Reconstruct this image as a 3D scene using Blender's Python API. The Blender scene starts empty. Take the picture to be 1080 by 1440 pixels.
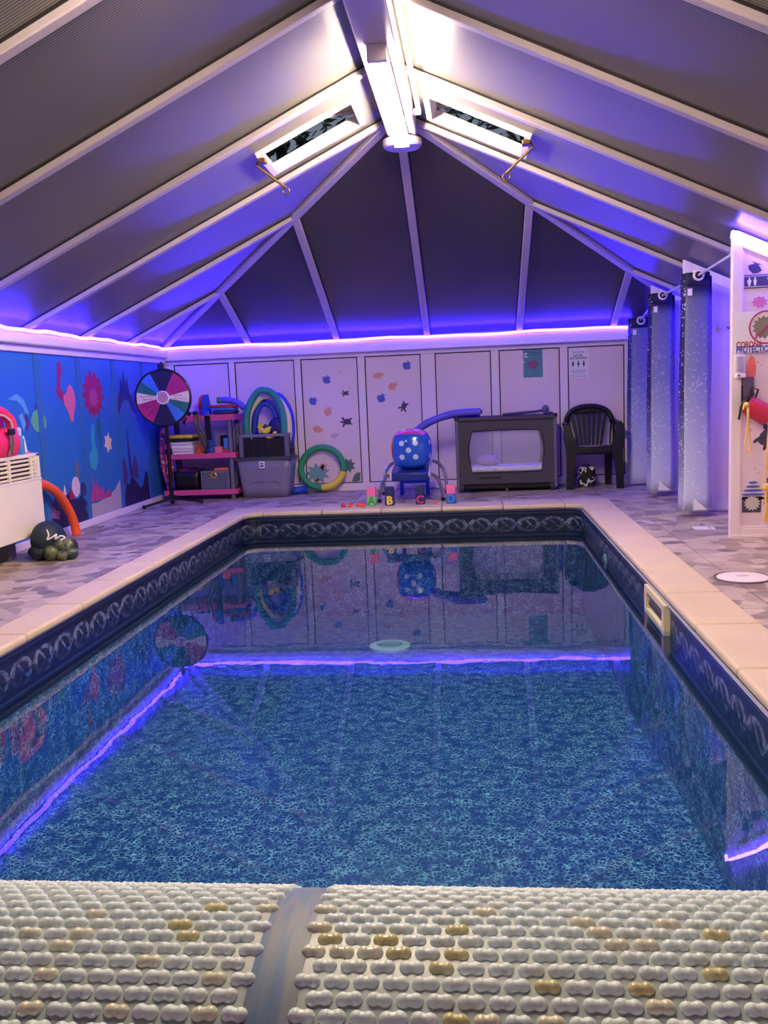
import bpy, bmesh, math, random
from mathutils import Vector, Matrix
random.seed(7)
SC = bpy.context.scene
COL = SC.collection
PI = math.pi

# ------------------------------------------------------------------ camera
cam_data = bpy.data.cameras.new('camera')
cam = bpy.data.objects.new('camera', cam_data)
COL.objects.link(cam)
SC.camera = cam
cam_data.sensor_fit = 'VERTICAL'
cam_data.sensor_height = 36.0
cam_data.lens = 36.0 * 1265.2 / 1440.0
cam_data.clip_start = 0.02
cam_data.clip_end = 200
cam.matrix_world = Matrix(((0.99439311, 0.0282616, 0.1019001, 0.0),
                           (0.09723202, 0.13447331, -0.98613532, 0.0),
                           (-0.04157261, 0.99051411, 0.1309714, 1.0341),
                           (0, 0, 0, 1)))

# ------------------------------------------------------------------ world and exposure
LAMP_POWER = 90.0
LED_POWER = 37.0
world = bpy.data.worlds.new('dusk')
SC.world = world
world.use_nodes = True
bg = world.node_tree.nodes['Background']
bg.inputs['Color'].default_value = (0.30, 0.36, 0.48, 1)
bg.inputs['Strength'].default_value = 0.25
SC.view_settings.view_transform = 'Standard'
SC.view_settings.look = 'None'
SC.view_settings.gamma = 1.0
SC.view_settings.use_curve_mapping = False
SC.view_settings.exposure = 1.05
SC.cycles.use_denoising = True
SC.cycles.max_bounces = 10
SC.cycles.transparent_max_bounces = 16
SC.cycles.sample_clamp_indirect = 6.0


# ------------------------------------------------------------------ materials
def lin(c):
    return tuple(((v / 255.0) / 12.92 if v / 255.0 <= 0.04045 else ((v / 255.0 + 0.055) / 1.055) ** 2.4) for v in c)


MATS = {}


class NT:
    """a small wrapper for wiring nodes"""
    def __init__(self, name):
        self.m = bpy.data.materials.new(name)
        self.m.use_nodes = True
        self.t = self.m.node_tree
        self.b = self.t.nodes['Principled BSDF']
        self.out = self.t.nodes['Material Output']

    def n(self, kind, **kw):
        o = self.t.nodes.new(kind)
        for k, v in kw.items():
            setattr(o, k, v)
        return o

    def l(self, a, b):
        self.t.links.new(a, b)

    def math(self, op, a, b=None, c=None):
        o = self.n('ShaderNodeMath', operation=op)
        for i, v in enumerate((a, b, c)):
            if v is None:
                continue
            if isinstance(v, (int, float)):
                o.inputs[i].default_value = v
            else:
                self.l(v, o.inputs[i])
        return o.outputs[0]

    def mix(self, f, a, b):
        o = self.n('ShaderNodeMix', data_type='RGBA')
        for s, v in ((o.inputs[0], f), (o.inputs[6], a), (o.inputs[7], b)):
            if isinstance(v, (int, float)):
                s.default_value = v
            elif isinstance(v, tuple):
                s.default_value = (*v[:3], 1)
            else:
                self.l(v, s)
        return o.outputs[2]

    def coord(self, which='Object', scale=None):
        o = self.n('ShaderNodeTexCoord').outputs[which]
        if scale:
            mp = self.n('ShaderNodeMapping')
            mp.inputs['Scale'].default_value = scale
            self.l(o, mp.inputs['Vector'])
            o = mp.outputs[0]
        return o

    def noise(self, scale, vec=None, detail=3, rough=.55):
        o = self.n('ShaderNodeTexNoise')
        o.inputs['Scale'].default_value = scale
        o.inputs['Detail'].default_value = detail
        o.inputs['Roughness'].default_value = rough
        self.l(vec if vec is not None else self.coord(), o.inputs['Vector'])
        return o.outputs['Fac']

    def ramp(self, fac, stops, interp='LINEAR'):
        o = self.n('ShaderNodeValToRGB')
        o.color_ramp.interpolation = interp
        el = o.color_ramp.elements
        while len(el) < len(stops):
            el.new(0.5)
        for e, (p, c) in zip(el, stops):
            e.position = p
            e.color = (*c[:3], 1) if isinstance(c, tuple) else (c, c, c, 1)
        self.l(fac, o.inputs[0])
        return o.outputs[0]

    def bump(self, height, strength=.3, dist=.01):
        o = self.n('ShaderNodeBump')
        o.inputs['Strength'].default_value = strength
        o.inputs['Distance'].default_value = dist
        self.l(height, o.inputs['Height'])
        self.l(o.outputs[0], self.b.inputs['Normal'])
        return o


def pm(name, col, rough=.5, metal=0.0, var=.06, vs=14.0, bump=0.0, bs=90.0, spec=.5, coat=0.0):
    """plain procedural material: a colour with slight mottling and optional fine relief"""
    if name in MATS:
        return MATS[name]
    k = NT(name)
    c = lin(col)
    a = tuple(min(1, x * (1 - var)) for x in c)
    b = tuple(min(1, x * (1 + var)) for x in c)
    k.l(k.mix(k.noise(vs), a, b), k.b.inputs['Base Color'])
    k.b.inputs['Roughness'].default_value = rough
    k.b.inputs['Metallic'].default_value = metal
    k.b.inputs['Specular IOR Level'].default_value = spec
    k.b.inputs['Coat Weight'].default_value = coat
    if bump:
        k.bump(k.noise(bs), bump, .004)
    MATS[name] = k.m
    return k.m


def emit(name, col, power):
    k = NT(name)
    e = k.n('ShaderNodeEmission')
    e.inputs['Color'].default_value = (*col, 1)
    e.inputs['Strength'].default_value = power
    k.l(e.outputs[0], k.out.inputs['Surface'])
    return k.m


WHITE = pm('led_tinted_white_upvc', (234, 218, 230), .32, var=.03)  # white with the violet cast of the LED light put into the colour
RAFTW = pm('dimmed_white_roof_bar', (190, 176, 186), .38, var=.04)  # white toned down because lamp light made the bars too bright
WPANEL = pm('led_tinted_wall_panel', (228, 206, 222), .4, var=.04, vs=5)  # green lowered so part of the violet LED wash sits in the colour
GASKET = pm('dark_rubber_gasket', (34, 30, 36), .6)
CREAMW = pm('cream_enamel', (236, 226, 214), .35, var=.05, vs=4)
BLACKP = pm('black_plastic', (14, 15, 18), .38)
BLACKM = pm('black_metal', (18, 18, 22), .35, metal=.3)
CHROME = pm('chrome', (205, 208, 214), .14, metal=1.0)
BRASS = pm('dull_brass', (116, 92, 58), .4, metal=.8)
PINKP = pm('pink_shelf_plastic', (214, 82, 140), .4)
GREYP = pm('grey_post_plastic', (104, 104, 122), .45)
NAVY = pm('navy_fabric', (22, 22, 66), .7)
NAVYP = pm('navy_foam', (24, 34, 98), .6)
BLUE = pm('blue_foam', (34, 76, 190), .55)
SKY = pm('sky_blue_foam', (60, 128, 214), .55)
RED = pm('red_foam', (206, 44, 58), .55)
PINK = pm('pink_foam', (236, 110, 170), .55)
CORAL = pm('coral_pink', (240, 120, 110), .55)
ORANGE = pm('orange_foam', (240, 92, 40), .55, bump=.1)
YELLOW = pm('yellow_foam', (232, 206, 70), .55)
CREAM = pm('cream_foam', (238, 220, 186), .55)
GREEN = pm('green_foam', (40, 148, 96), .55, bump=.08)
TEAL = pm('teal_foam', (34, 140, 128), .55, bump=.08)
PURPLE = pm('purple_foam', (92, 84, 220), .55, bump=.08)
DBLUE = pm('blue_noodle_foam', (44, 60, 190), .55, bump=.08)
MAGENTA = pm('magenta_print', (190, 40, 110), .5)
GREENP = pm('green_print', (30, 120, 104), .5)
WHITEF = pm('white_foam', (236, 232, 228), .6)
PAPER = pm('white_paper', (232, 228, 236), .6, var=.02)
INK = pm('dark_ink', (46, 30, 78), .6)
ROPE = pm('yellow_rope', (232, 190, 110), .7, bump=.4, bs=220)
REDBAG = pm('red_throw_bag_nylon', (196, 44, 78), .42, bump=.3, bs=40, var=.15)
GREYFAB = pm('charcoal_cot_fabric', (70, 66, 78), .75, bump=.3, bs=160)
SPOTW = pm('pale_spot_vinyl', (196, 208, 240), .3)
STONE = None


def vinyl(name, col):
    return pm(name, col, .16, var=.05, vs=3, coat=.4)


# multiwall roof sheet: grey, finely ribbed, ribs along the slope
def roof_mat(name, axis, ca, cb):
    k = NT(name)
    sep = k.n('ShaderNodeSeparateXYZ')
    k.l(k.coord(), sep.inputs[0])
    v = k.math('MULTIPLY', sep.outputs[axis], 2 * PI / .0165)
    s = k.math('SINE', v)
    s01 = k.math('MULTIPLY_ADD', s, .5, .5)
    big = k.noise(.9, detail=1)
    base = k.mix(big, lin(ca), lin(cb))
    col = k.mix(k.math('MULTIPLY', s01, .8), base, lin((36, 34, 36)))
    k.l(col, k.b.inputs['Base Color'])
    k.b.inputs['Roughness'].default_value = .3
    k.b.inputs['Specular IOR Level'].default_value = .55
    k.bump(k.math('ADD', k.math('MULTIPLY', s01, .5), k.math('MULTIPLY', k.noise(2.2, detail=0), 3.0)), .12, .012)
    return k.m


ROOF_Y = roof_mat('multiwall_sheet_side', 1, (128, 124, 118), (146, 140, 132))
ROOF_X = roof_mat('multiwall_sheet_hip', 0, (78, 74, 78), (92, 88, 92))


# deck tiles printed with crazy paving chips
def tile_mat():
    k = NT('stone_chip_tile')
    geo = k.n('ShaderNodeNewGeometry').outputs['Position']
    warp = k.n('ShaderNodeTexNoise')
    warp.inputs['Scale'].default_value = 6
    k.l(geo, warp.inputs['Vector'])
    vm = k.n('ShaderNodeVectorMath', operation='MULTIPLY_ADD')
    k.l(warp.outputs['Color'], vm.inputs[0])
    vm.inputs[1].default_value = (.09, .09, 0)
    k.l(geo, vm.inputs[2])
    vo = k.n('ShaderNodeTexVoronoi')
    vo.inputs['Scale'].default_value = 8.5
    k.l(vm.outputs[0], vo.inputs['Vector'])
    ve = k.n('ShaderNodeTexVoronoi', feature='DISTANCE_TO_EDGE')
    ve.inputs['Scale'].default_value = 8.5
    k.l(vm.outputs[0], ve.inputs['Vector'])
    sep = k.n('ShaderNodeSeparateColor')
    k.l(vo.outputs['Color'], sep.inputs[0])
    chips = k.ramp(sep.outputs[0], [(0.0, lin((112, 98, 96))), (.3, lin((160, 140, 132))), (.55, lin((190, 170, 158))),
                                    (.8, lin((208, 190, 178))), (1.0, lin((138, 118, 110)))])
    chips = k.mix(k.math('MULTIPLY', k.noise(34, geo), .35), chips, lin((96, 84, 84)))
    edge = k.ramp(ve.outputs['Distance'], [(.03, 1.0), (.09, 0.0)])
    k.l(k.mix(k.math('MULTIPLY', edge, .3), chips, lin((190, 176, 166))), k.b.inputs['Base Color'])
    k.b.inputs['Roughness'].default_value = .42
    k.bump(ve.outputs['Distance'], .12, .006)
    return k.m


TILE = tile_mat()
GROUT = pm('grey_grout', (96, 86, 86), .8, bump=.2)


def stone_mat():
    k = NT('peach_coping_stone')
    geo = k.n('ShaderNodeNewGeometry').outputs['Position']
    a = k.noise(3.5, geo, 5)
    b = k.noise(60, geo, 3)
    c = k.mix(a, lin((200, 176, 148)), lin((220, 200, 178)))
    k.l(k.mix(k.math('MULTIPLY', b, .3), c, lin((168, 144, 124))), k.b.inputs['Base Color'])
    k.b.inputs['Roughness'].default_value = .5
    k.bump(b, .15, .004)
    return k.m


STONE = stone_mat()


# pool liner: dark navy border with pale scrolls above, cracked-ice print below the waterline
def liner_mat():
    k = NT('pool_liner_print')
    geo = k.n('ShaderNodeNewGeometry').outputs['Position']
    uv = k.n('ShaderNodeSeparateXYZ')
    k.l(k.coord('UV'), uv.inputs[0])
    u, v = uv.outputs[0], uv.outputs[1]
    sg = k.n('ShaderNodeSeparateXYZ')
    k.l(geo, sg.inputs[0])
    # cracked ice squiggles
    warp = k.n('ShaderNodeTexNoise')
    warp.inputs['Scale'].default_value = 26
    warp.inputs['Detail'].default_value = 2
    k.l(geo, warp.inputs['Vector'])
    vm = k.n('ShaderNodeVectorMath', operation='MULTIPLY_ADD')
    k.l(warp.outputs['Color'], vm.inputs[0])
    vm.inputs[1].default_value = (.05, .05, .05)
    k.l(geo, vm.inputs[2])
    ve = k.n('ShaderNodeTexVoronoi', feature='DISTANCE_TO_EDGE')
    ve.inputs['Scale'].default_value = 44
    k.l(vm.outputs[0], ve.inputs['Vector'])
    gate = k.ramp(k.noise(15, geo, 2), [(.36, 0.12), (.6, 1.0)])
    line = k.math('MULTIPLY', k.ramp(ve.outputs['Distance'], [(.0, 1.0), (.07, .4), (.15, 0.0)]), gate)
    big = k.noise(2.2, geo, 3)
    deep = k.mix(big, lin((10, 50, 124)), lin((16, 72, 148)))
    fine = k.mix(k.noise(48, geo, 2), deep, lin((12, 60, 132)))
    ice = k.mix(line, fine, lin((156, 202, 226)))
    # border scrolls: arcs repeated along u
    per = .21
    uf = k.math('SUBTRACT', k.math('MULTIPLY', k.math('FRACT', k.math('DIVIDE', u, per)), 2.0), 1.0)
    dv = k.math('DIVIDE', k.math('ADD', v, .135), .062)
    r = k.math('SQRT', k.math('ADD', k.math('MULTIPLY', uf, uf), k.math('MULTIPLY', dv, dv)))
    ring = k.math('LESS_THAN', k.math('ABSOLUTE', k.math('SUBTRACT', r, .74)), .15)
    wavy = k.math('LESS_THAN', k.math('ABSOLUTE', k.math('SUBTRACT', dv, k.math('MULTIPLY', k.math('SINE', k.math('MULTIPLY', uf, PI)), .6))), .16)
    scroll = k.math('MULTIPLY', k.math('MAXIMUM', k.math('MULTIPLY', ring, k.math('GREATER_THAN', dv, -.25)), wavy),
                    k.ramp(k.noise(30, geo, 2), [(.38, .15), (.58, 1.0)]))
    edge1 = k.math('LESS_THAN', k.math('ABSOLUTE', k.math('ADD', v, .045)), .006)
    edge2 = k.math('LESS_THAN', k.math('ABSOLUTE', k.math('ADD', v, .235)), .006)
    pat = k.math('MAXIMUM', scroll, k.math('MULTIPLY', k.math('MAXIMUM', edge1, edge2), .4))
    navy = k.mix(k.noise(40, geo, 2), lin((12, 16, 40)), lin((30, 38, 74)))
    band = k.mix(k.math('MULTIPLY', pat, .6), navy, lin((128, 142, 176)))
    isband = k.math('GREATER_THAN', sg.outputs[2], -.30)
    k.l(k.mix(isband, ice, band), k.b.inputs['Base Color'])
    k.b.inputs['Roughness'].default_value = .38
    return k.m


LINER = liner_mat()


def water_mat():
    k = NT('pool_water')
    k.t.nodes.remove(k.b)
    tr = k.n('ShaderNodeBsdfTransparent')
    tr.inputs['Color'].default_value = (.66, .88, 1.0, 1)
    gl = k.n('ShaderNodeBsdfGlossy')
    gl.inputs['Roughness'].default_value = .012
    gl.inputs['Color'].default_value = (1, 1, 1, 1)
    fr = k.n('ShaderNodeFresnel')
    fr.inputs['IOR'].default_value = 1.33
    geo = k.n('ShaderNodeNewGeometry').outputs['Position']
    nz = k.math('ADD', k.noise(2.6, geo, 2, .5), k.math('MULTIPLY', k.noise(11, geo, 2, .5), .12))
    bp = k.n('ShaderNodeBump')
    bp.inputs['Strength'].default_value = .03
    bp.inputs['Distance'].default_value = .03
    k.l(nz, bp.inputs['Height'])
    for s in (gl, fr):
        k.l(bp.outputs[0], s.inputs['Normal'])
    mx = k.n('ShaderNodeMixShader')
    k.l(fr.outputs[0], mx.inputs[0])
    k.l(tr.outputs[0], mx.inputs[1])
    k.l(gl.outputs[0], mx.inputs[2])
    k.l(mx.outputs[0], k.out.inputs['Surface'])
    return k.m


WATER = water_mat()


def net_mat():
    k = NT('fine_white_netting')
    k.t.nodes.remove(k.b)
    tr = k.n('ShaderNodeBsdfTransparent')
    di = k.n('ShaderNodeBsdfDiffuse')
    di.inputs['Color'].default_value = (.8, .8, .84, 1)
    mx = k.n('ShaderNodeMixShader')
    k.l(k.ramp(k.noise(300), [(.3, .08), (.7, .18)]), mx.inputs[0])
    k.l(tr.outputs[0], mx.inputs[1])
    k.l(di.outputs[0], mx.inputs[2])
    k.l(mx.outputs[0], k.out.inputs['Surface'])
    return k.m


NET = net_mat()


def tub_mat():
    k = NT('smoky_clear_plastic')
    k.l(k.mix(k.noise(6), lin((118, 116, 138)), lin((146, 144, 164))), k.b.inputs['Base Color'])
    k.b.inputs['Roughness'].default_value = .28
    k.b.inputs['Alpha'].default_value = .86
    return k.m


TUB = tub_mat()


def mural_mat():
    k = NT('blue_sea_mural_print')
    geo = k.n('ShaderNodeSeparateXYZ')
    pos = k.n('ShaderNodeNewGeometry').outputs['Position']
    k.l(pos, geo.inputs[0])
    z = k.math('DIVIDE', geo.outputs[2], 1.45)
    c = k.ramp(z, [(0.0, lin((34, 96, 158))), (.45, lin((30, 104, 190))), (.8, lin((30, 96, 205))), (1.0, lin((36, 110, 215)))])
    k.l(k.mix(k.math('MULTIPLY', k.noise(3.0, pos, 5), .3), c, lin((44, 132, 205))), k.b.inputs['Base Color'])
    k.b.inputs['Roughness'].default_value = .45
    return k.m


MURAL = mural_mat()


def curtain_mat():
    k = NT('starry_curtain_print')
    geo = k.n('ShaderNodeNewGeometry').outputs['Position']
    s = k.n('ShaderNodeSeparateXYZ')
    k.l(geo, s.inputs[0])
    z = k.math('DIVIDE', s.outputs[2], 1.8)
    c = k.ramp(z, [(0.0, lin((206, 210, 232))), (.25, lin((178, 184, 212))), (.6, lin((120, 124, 160))), (.9, lin((96, 98, 136))), (.94, lin((24, 26, 70)))])
    vo = k.n('ShaderNodeTexVoronoi')
    vo.inputs['Scale'].default_value = 34
    k.l(geo, vo.inputs['Vector'])
    dots = k.math('LESS_THAN', vo.outputs['Distance'], k.math('MULTIPLY_ADD', k.noise(9, geo), .5, .02))
    dots = k.math('MULTIPLY', dots, k.math('SUBTRACT', 1.0, z))
    k.l(k.mix(k.math('MULTIPLY', dots, .55), c, lin((232, 234, 246))), k.b.inputs['Base Color'])
    k.b.inputs['Roughness'].default_value = .5
    return k.m


def curtain_dark_mat():
    k = NT('starry_curtain_navy_side')
    geo = k.n('ShaderNodeNewGeometry').outputs['Position']
    s = k.n('ShaderNodeSeparateXYZ')
    k.l(geo, s.inputs[0])
    z = k.math('DIVIDE', s.outputs[2], 1.8)
    c = k.ramp(z, [(0.0, lin((196, 200, 226))), (.22, lin((120, 124, 168))), (.5, lin((34, 34, 88))), (1.0, lin((22, 22, 70)))])
    vo = k.n('ShaderNodeTexVoronoi')
    vo.inputs['Scale'].default_value = 38
    k.l(geo, vo.inputs['Vector'])
    dots = k.math('LESS_THAN', vo.outputs['Distance'], k.math('MULTIPLY_ADD', k.noise(8, geo), .7, -.1))
    k.l(k.mix(k.math('MULTIPLY', dots, .7), c, lin((226, 228, 244))), k.b.inputs['Base Color'])
    k.b.inputs['Roughness'].default_value = .5
    return k.m


CURT = curtain_mat()
CURTD = curtain_dark_mat()


def blotch_mat(name, stops, scale, rough=.6, detail=2):
    k = NT(name)
    k.l(k.ramp(k.noise(scale, None, detail), stops, 'CONSTANT'), k.b.inputs['Base Color'])
    k.b.inputs['Roughness'].default_value = rough
    return k.m


UMBR = blotch_mat('patterned_umbrella_cloth', [(0, lin((40, 24, 90))), (.4, lin((120, 40, 130))), (.5, lin((200, 60, 90))), (.58, lin((226, 190, 100))), (.66, lin((60, 40, 120)))], 17)
SWIRL = blotch_mat('black_and_white_swirl_cloth', [(0, lin((12, 12, 14))), (.5, lin((230, 228, 224))), (.6, lin((14, 14, 16)))], 11)
BALLG = blotch_mat('mottled_olive_ball', [(0, lin((34, 44, 34))), (.42, lin((66, 78, 48))), (.52, lin((104, 108, 70))), (.62, lin((40, 66, 72)))], 9, .35)
MATTR = blotch_mat('white_mattress_print', [(0, lin((232, 226, 236))), (.62, lin((206, 190, 214)))], 30)
DARKNET = pm('dark_teal_net', (16, 34, 50), .6, var=.45, vs=60, bump=.9, bs=70)


# ------------------------------------------------------------------ geometry
class MB:
    def __init__(self):
        self.v, self.f, self.uv = [], [], None

    def add(self, vs, fs):
        o = len(self.v)
        self.v += [tuple(p) for p in vs]
        self.f += [tuple(i + o for i in q) for q in fs]
        return self

    def hexa(self, p):
        return self.add(p, [(3, 2, 1, 0), (4, 5, 6, 7), (0, 1, 5, 4), (1, 2, 6, 5), (2, 3, 7, 6), (3, 0, 4, 7)])

    def box(self, c, s, rot=None):
        x, y, z = (a / 2 for a in s)
        p = [(-x, -y, -z), (x, -y, -z), (x, y, -z), (-x, y, -z), (-x, -y, z), (x, -y, z), (x, y, z), (-x, y, z)]
        p = [Vector(a) for a in p]
        if rot is not None:
            p = [rot @ a for a in p]
        return self.hexa([a + Vector(c) for a in p])

    def bb(self, x0, x1, y0, y1, z0, z1):
        return self.box(((x0 + x1) / 2, (y0 + y1) / 2, (z0 + z1) / 2), (x1 - x0, y1 - y0, z1 - z0))

    def tube(self, path, r, n=10, closed=False, caps=True):
        P = [Vector(p) for p in path]
        m = len(P)
        rs = r if isinstance(r, (list, tuple)) else [r] * m
        T = []
        for i in range(m):
            a = P[(i - 1) % m] if (closed or i > 0) else P[0]
            b = P[(i + 1) % m] if (closed or i < m - 1) else P[-1]
            T.append((b - a).normalized())
        u = T[0].orthogonal().normalized()
        vs = []
        for i in range(m):
            u = (u - T[i] * u.dot(T[i])).normalized()
            w = T[i].cross(u)
            for k in range(n):
                a = 2 * PI * k / n
                vs.append(P[i] + (u * math.cos(a) + w * math.sin(a)) * rs[i])
        fs = []
        for i in range(m if closed else m - 1):
            j = (i + 1) % m
            for k in range(n):
                k2 = (k + 1) % n
                fs.append((i * n + k, i * n + k2, j * n + k2, j * n + k))
        if caps and not closed:
            fs.append(tuple(range(n - 1, -1, -1)))
            fs.append(tuple((m - 1) * n + k for k in range(n)))
        return self.add(vs, fs)

    def lathe(self, prof, n=20, at=(0, 0, 0), M=None):
        vs, fs = [], []
        for r, z in prof:
            for k in range(n):
                a = 2 * PI * k / n
                p = Vector((r * math.cos(a), r * math.sin(a), z))
                if M is not None:
                    p = M @ p
                vs.append(p + Vector(at))
        for i in range(len(prof) - 1):
            for k in range(n):
                k2 = (k + 1) % n
                fs.append((i * n + k, i * n + k2, (i + 1) * n + k2, (i + 1) * n + k))
        fs.append(tuple(range(n - 1, -1, -1)))
        fs.append(tuple((len(prof) - 1) * n + k for k in range(n)))
        return self.add(vs, fs)

    def ball(self, c, r, nu=16, nv=10, wob=0.0, seed=0):
        rx, ry, rz = r if isinstance(r, tuple) else (r, r, r)
        rnd = random.Random(seed)
        ph = [rnd.uniform(0, 6.28) for _ in range(4)]
        prof = []
        vs, fs = [], []
        for i in range(nv + 1):
            t = PI * i / nv
            for k in range(nu):
                a = 2 * PI * k / nu
                w = 1 + wob * (math.sin(3 * a + ph[0]) * math.sin(2 * t + ph[1]) + .6 * math.sin(5 * a + ph[2]) * math.sin(4 * t + ph[3]))
                vs.append((c[0] + rx * w * math.sin(t) * math.cos(a), c[1] + ry * w * math.sin(t) * math.sin(a), c[2] - rz * w * math.cos(t)))
        for i in range(nv):
            for k in range(nu):
                k2 = (k + 1) % nu
                fs.append((i * nu + k, i * nu + k2, (i + 1) * nu + k2, (i + 1) * nu + k))
        return self.add(vs, fs)

    def prism(self, poly, d, fn):
        """poly: 2-D outline, thickness d, fn(a, b, h) -> point"""
        n = len(poly)
        vs = [fn(a, b, 0) for a, b in poly] + [fn(a, b, d) for a, b in poly]
        fs = [tuple(range(n - 1, -1, -1)), tuple(range(n, 2 * n))]
        for i in range(n):
            j = (i + 1) % n
            fs.append((i, j, n + j, n + i))
        return self.add(vs, fs)

    def slab(self, pts, d, nrm):
        """planar polygon with thickness d along nrm"""
        n = len(pts)
        q = [Vector(p) for p in pts]
        vs = q + [p + Vector(nrm) * d for p in q]
        fs = [tuple(range(n - 1, -1, -1)), tuple(range(n, 2 * n))]
        for i in range(n):
            j = (i + 1) % n
            fs.append((i, j, n + j, n + i))
        return self.add(vs, fs)

    def bar(self, p0, p1, w, d, nrm):
        """rectangular bar from p0 to p1, hanging d below the plane of normal nrm"""
        p0, p1, nrm = Vector(p0), Vector(p1), Vector(nrm).normalized()
        s = (p1 - p0).normalized().cross(nrm).normalized() * (w / 2)
        dn = -nrm * d
        return self.hexa([p0 - s + dn, p1 - s + dn, p1 + s + dn, p0 + s + dn, p0 - s, p1 - s, p1 + s, p0 + s])

    def grid(self, fn, nu, nv, closed_u=False):
        vs = [fn(i / nu, j / nv) for j in range(nv + 1) for i in range(nu + (0 if closed_u else 1))]
        w = nu + (0 if closed_u else 1)
        fs = []
        for j in range(nv):
            for i in range(nu):
                i2 = (i + 1) % w
                fs.append((j * w + i, j * w + i2, (j + 1) * w + i2, (j + 1) * w + i))
        return self.add(vs, fs)

    def mesh(self, name, mats, smooth=35):
        me = bpy.data.meshes.new(name)
        me.from_pydata(self.v, [], self.f)
        bm = bmesh.new()
        bm.from_mesh(me)
        bmesh.ops.recalc_face_normals(bm, faces=bm.faces)
        bm.to_mesh(me)
        bm.free()
        for m in (mats if isinstance(mats, (list, tuple)) else [mats]):
            me.materials.append(m)
        if smooth:
            me.shade_smooth()
            me.set_sharp_from_angle(angle=math.radians(smooth))
        return me


def obj(name, mb, mat, parent=None, bevel=0.0, smooth=35, seg=2, solid=0.0):
    me = mb.mesh(name, mat, smooth) if isinstance(mb, MB) else mb
    o = bpy.data.objects.new(name, me)
    COL.objects.link(o)
    if parent is not None:
        o.parent = parent
    if solid:
        s = o.modifiers.new('solidify', 'SOLIDIFY')
        s.thickness = solid
        s.offset = 0
    if bevel:
        b = o.modifiers.new('bevel', 'BEVEL')
        b.width = bevel
        b.segments = seg
        b.limit_method = 'ANGLE'
        b.angle_limit = math.radians(40)
    return o


def tag(o, label, cat, group=None):
    o['label'] = label
    o['category'] = cat
    if group:
        o['group'] = group
    return o


def thing(name, label, cat, loc=(0, 0, 0), rz=0.0, group=None, rot=None):
    o = bpy.data.objects.new(name, None)
    o.empty_display_size = .1
    COL.objects.link(o)
    o.location = loc
    o.rotation_euler = rot if rot else (0, 0, rz)
    return tag(o, label, cat, group)


def struct(name, label=None):
    o = bpy.data.objects.new(name, None)
    COL.objects.link(o)
    o['kind'] = 'structure'
    if label:
        o['label'] = label
    return o


def part(parent, name, mb, mat, **kw):
    return obj(name, mb, mat, parent, **kw)


def text(parent, name, body, size, loc, rot, mat, ext=.0008, bold=0.0, align='CENTER', sx=1.0):
    cu = bpy.data.curves.new(name, 'FONT')
    cu.body = body
    cu.size = size
    cu.extrude = ext
    cu.offset = bold
    cu.align_x = align
    cu.align_y = 'CENTER'
    cu.resolution_u = 3
    t = bpy.data.objects.new(name, cu)
    COL.objects.link(t)
    dg = bpy.context.evaluated_depsgraph_get()
    me = bpy.data.meshes.new_from_object(t.evaluated_get(dg))
    bpy.data.objects.remove(t)
    me.materials.clear()
    me.materials.append(mat)
    o = obj(name, me, mat, parent)
    o.location = loc
    o.rotation_euler = rot
    o.scale = (sx, 1, 1)
    return o


def arc(c, r, a0, a1, n, fn):
    return [fn(c[0] + r * math.cos(math.radians(a0 + (a1 - a0) * i / n)), c[1] + r * math.sin(math.radians(a0 + (a1 - a0) * i / n))) for i in range(n + 1)]


def ell(cx, cy, rx, ry, n=18, rot=0.0):
    c, s = math.cos(rot), math.sin(rot)
    return [(cx + rx * math.cos(2 * PI * i / n) * c - ry * math.sin(2 * PI * i / n) * s,
             cy + rx * math.cos(2 * PI * i / n) * s + ry * math.sin(2 * PI * i / n) * c) for i in range(n)]


def smooth_path(pts, k=6):
    """Catmull-Rom through pts"""
    P = [Vector(p) for p in pts]
    out = []
    for i in range(len(P) - 1):
        a, b, c, d = P[max(i - 1, 0)], P[i], P[i + 1], P[min(i + 2, len(P) - 1)]
        for j in range(k):
            t = j / k
            out.append(.5 * ((2 * b) + (c - a) * t + (2 * a - 5 * b + 4 * c - d) * t * t + (3 * b - a - 3 * c + d) * t ** 3))
    out.append(P[-1])
    return out


# ------------------------------------------------------------------ dimensions (metres)
XL, XR, YB, YF = -3.32, 2.403, 9.60, -1.6        # room
ZE, ZR = 1.6135, 2.951                            # eaves and ridge
XC = (XL + XR) / 2
YA = 6.52                                         # hip apex
PX0, PX1, PY0, PY1 = -2.06, 0.90, 1.2, 7.81       # pool
ZW = -0.145                                       # water level

# ================================================================== STRUCTURE
# ---- roof
ceiling = struct('ceiling', 'hipped conservatory roof of grey multiwall sheets between white glazing bars')
NRM = {-1: Vector((-(ZR - ZE), 0, XC - XL)).normalized(), 1: Vector(((ZR - ZE), 0, XR - XC)).normalized()}
NH = Vector((0, ZR - ZE, YB - YA)).normalized()


def S(side, t, y, off=0.0):
    xe = XL if side < 0 else XR
    return Vector((xe + (XC - xe) * t, y, ZE + (ZR - ZE) * t)) + NRM[side] * off


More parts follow.
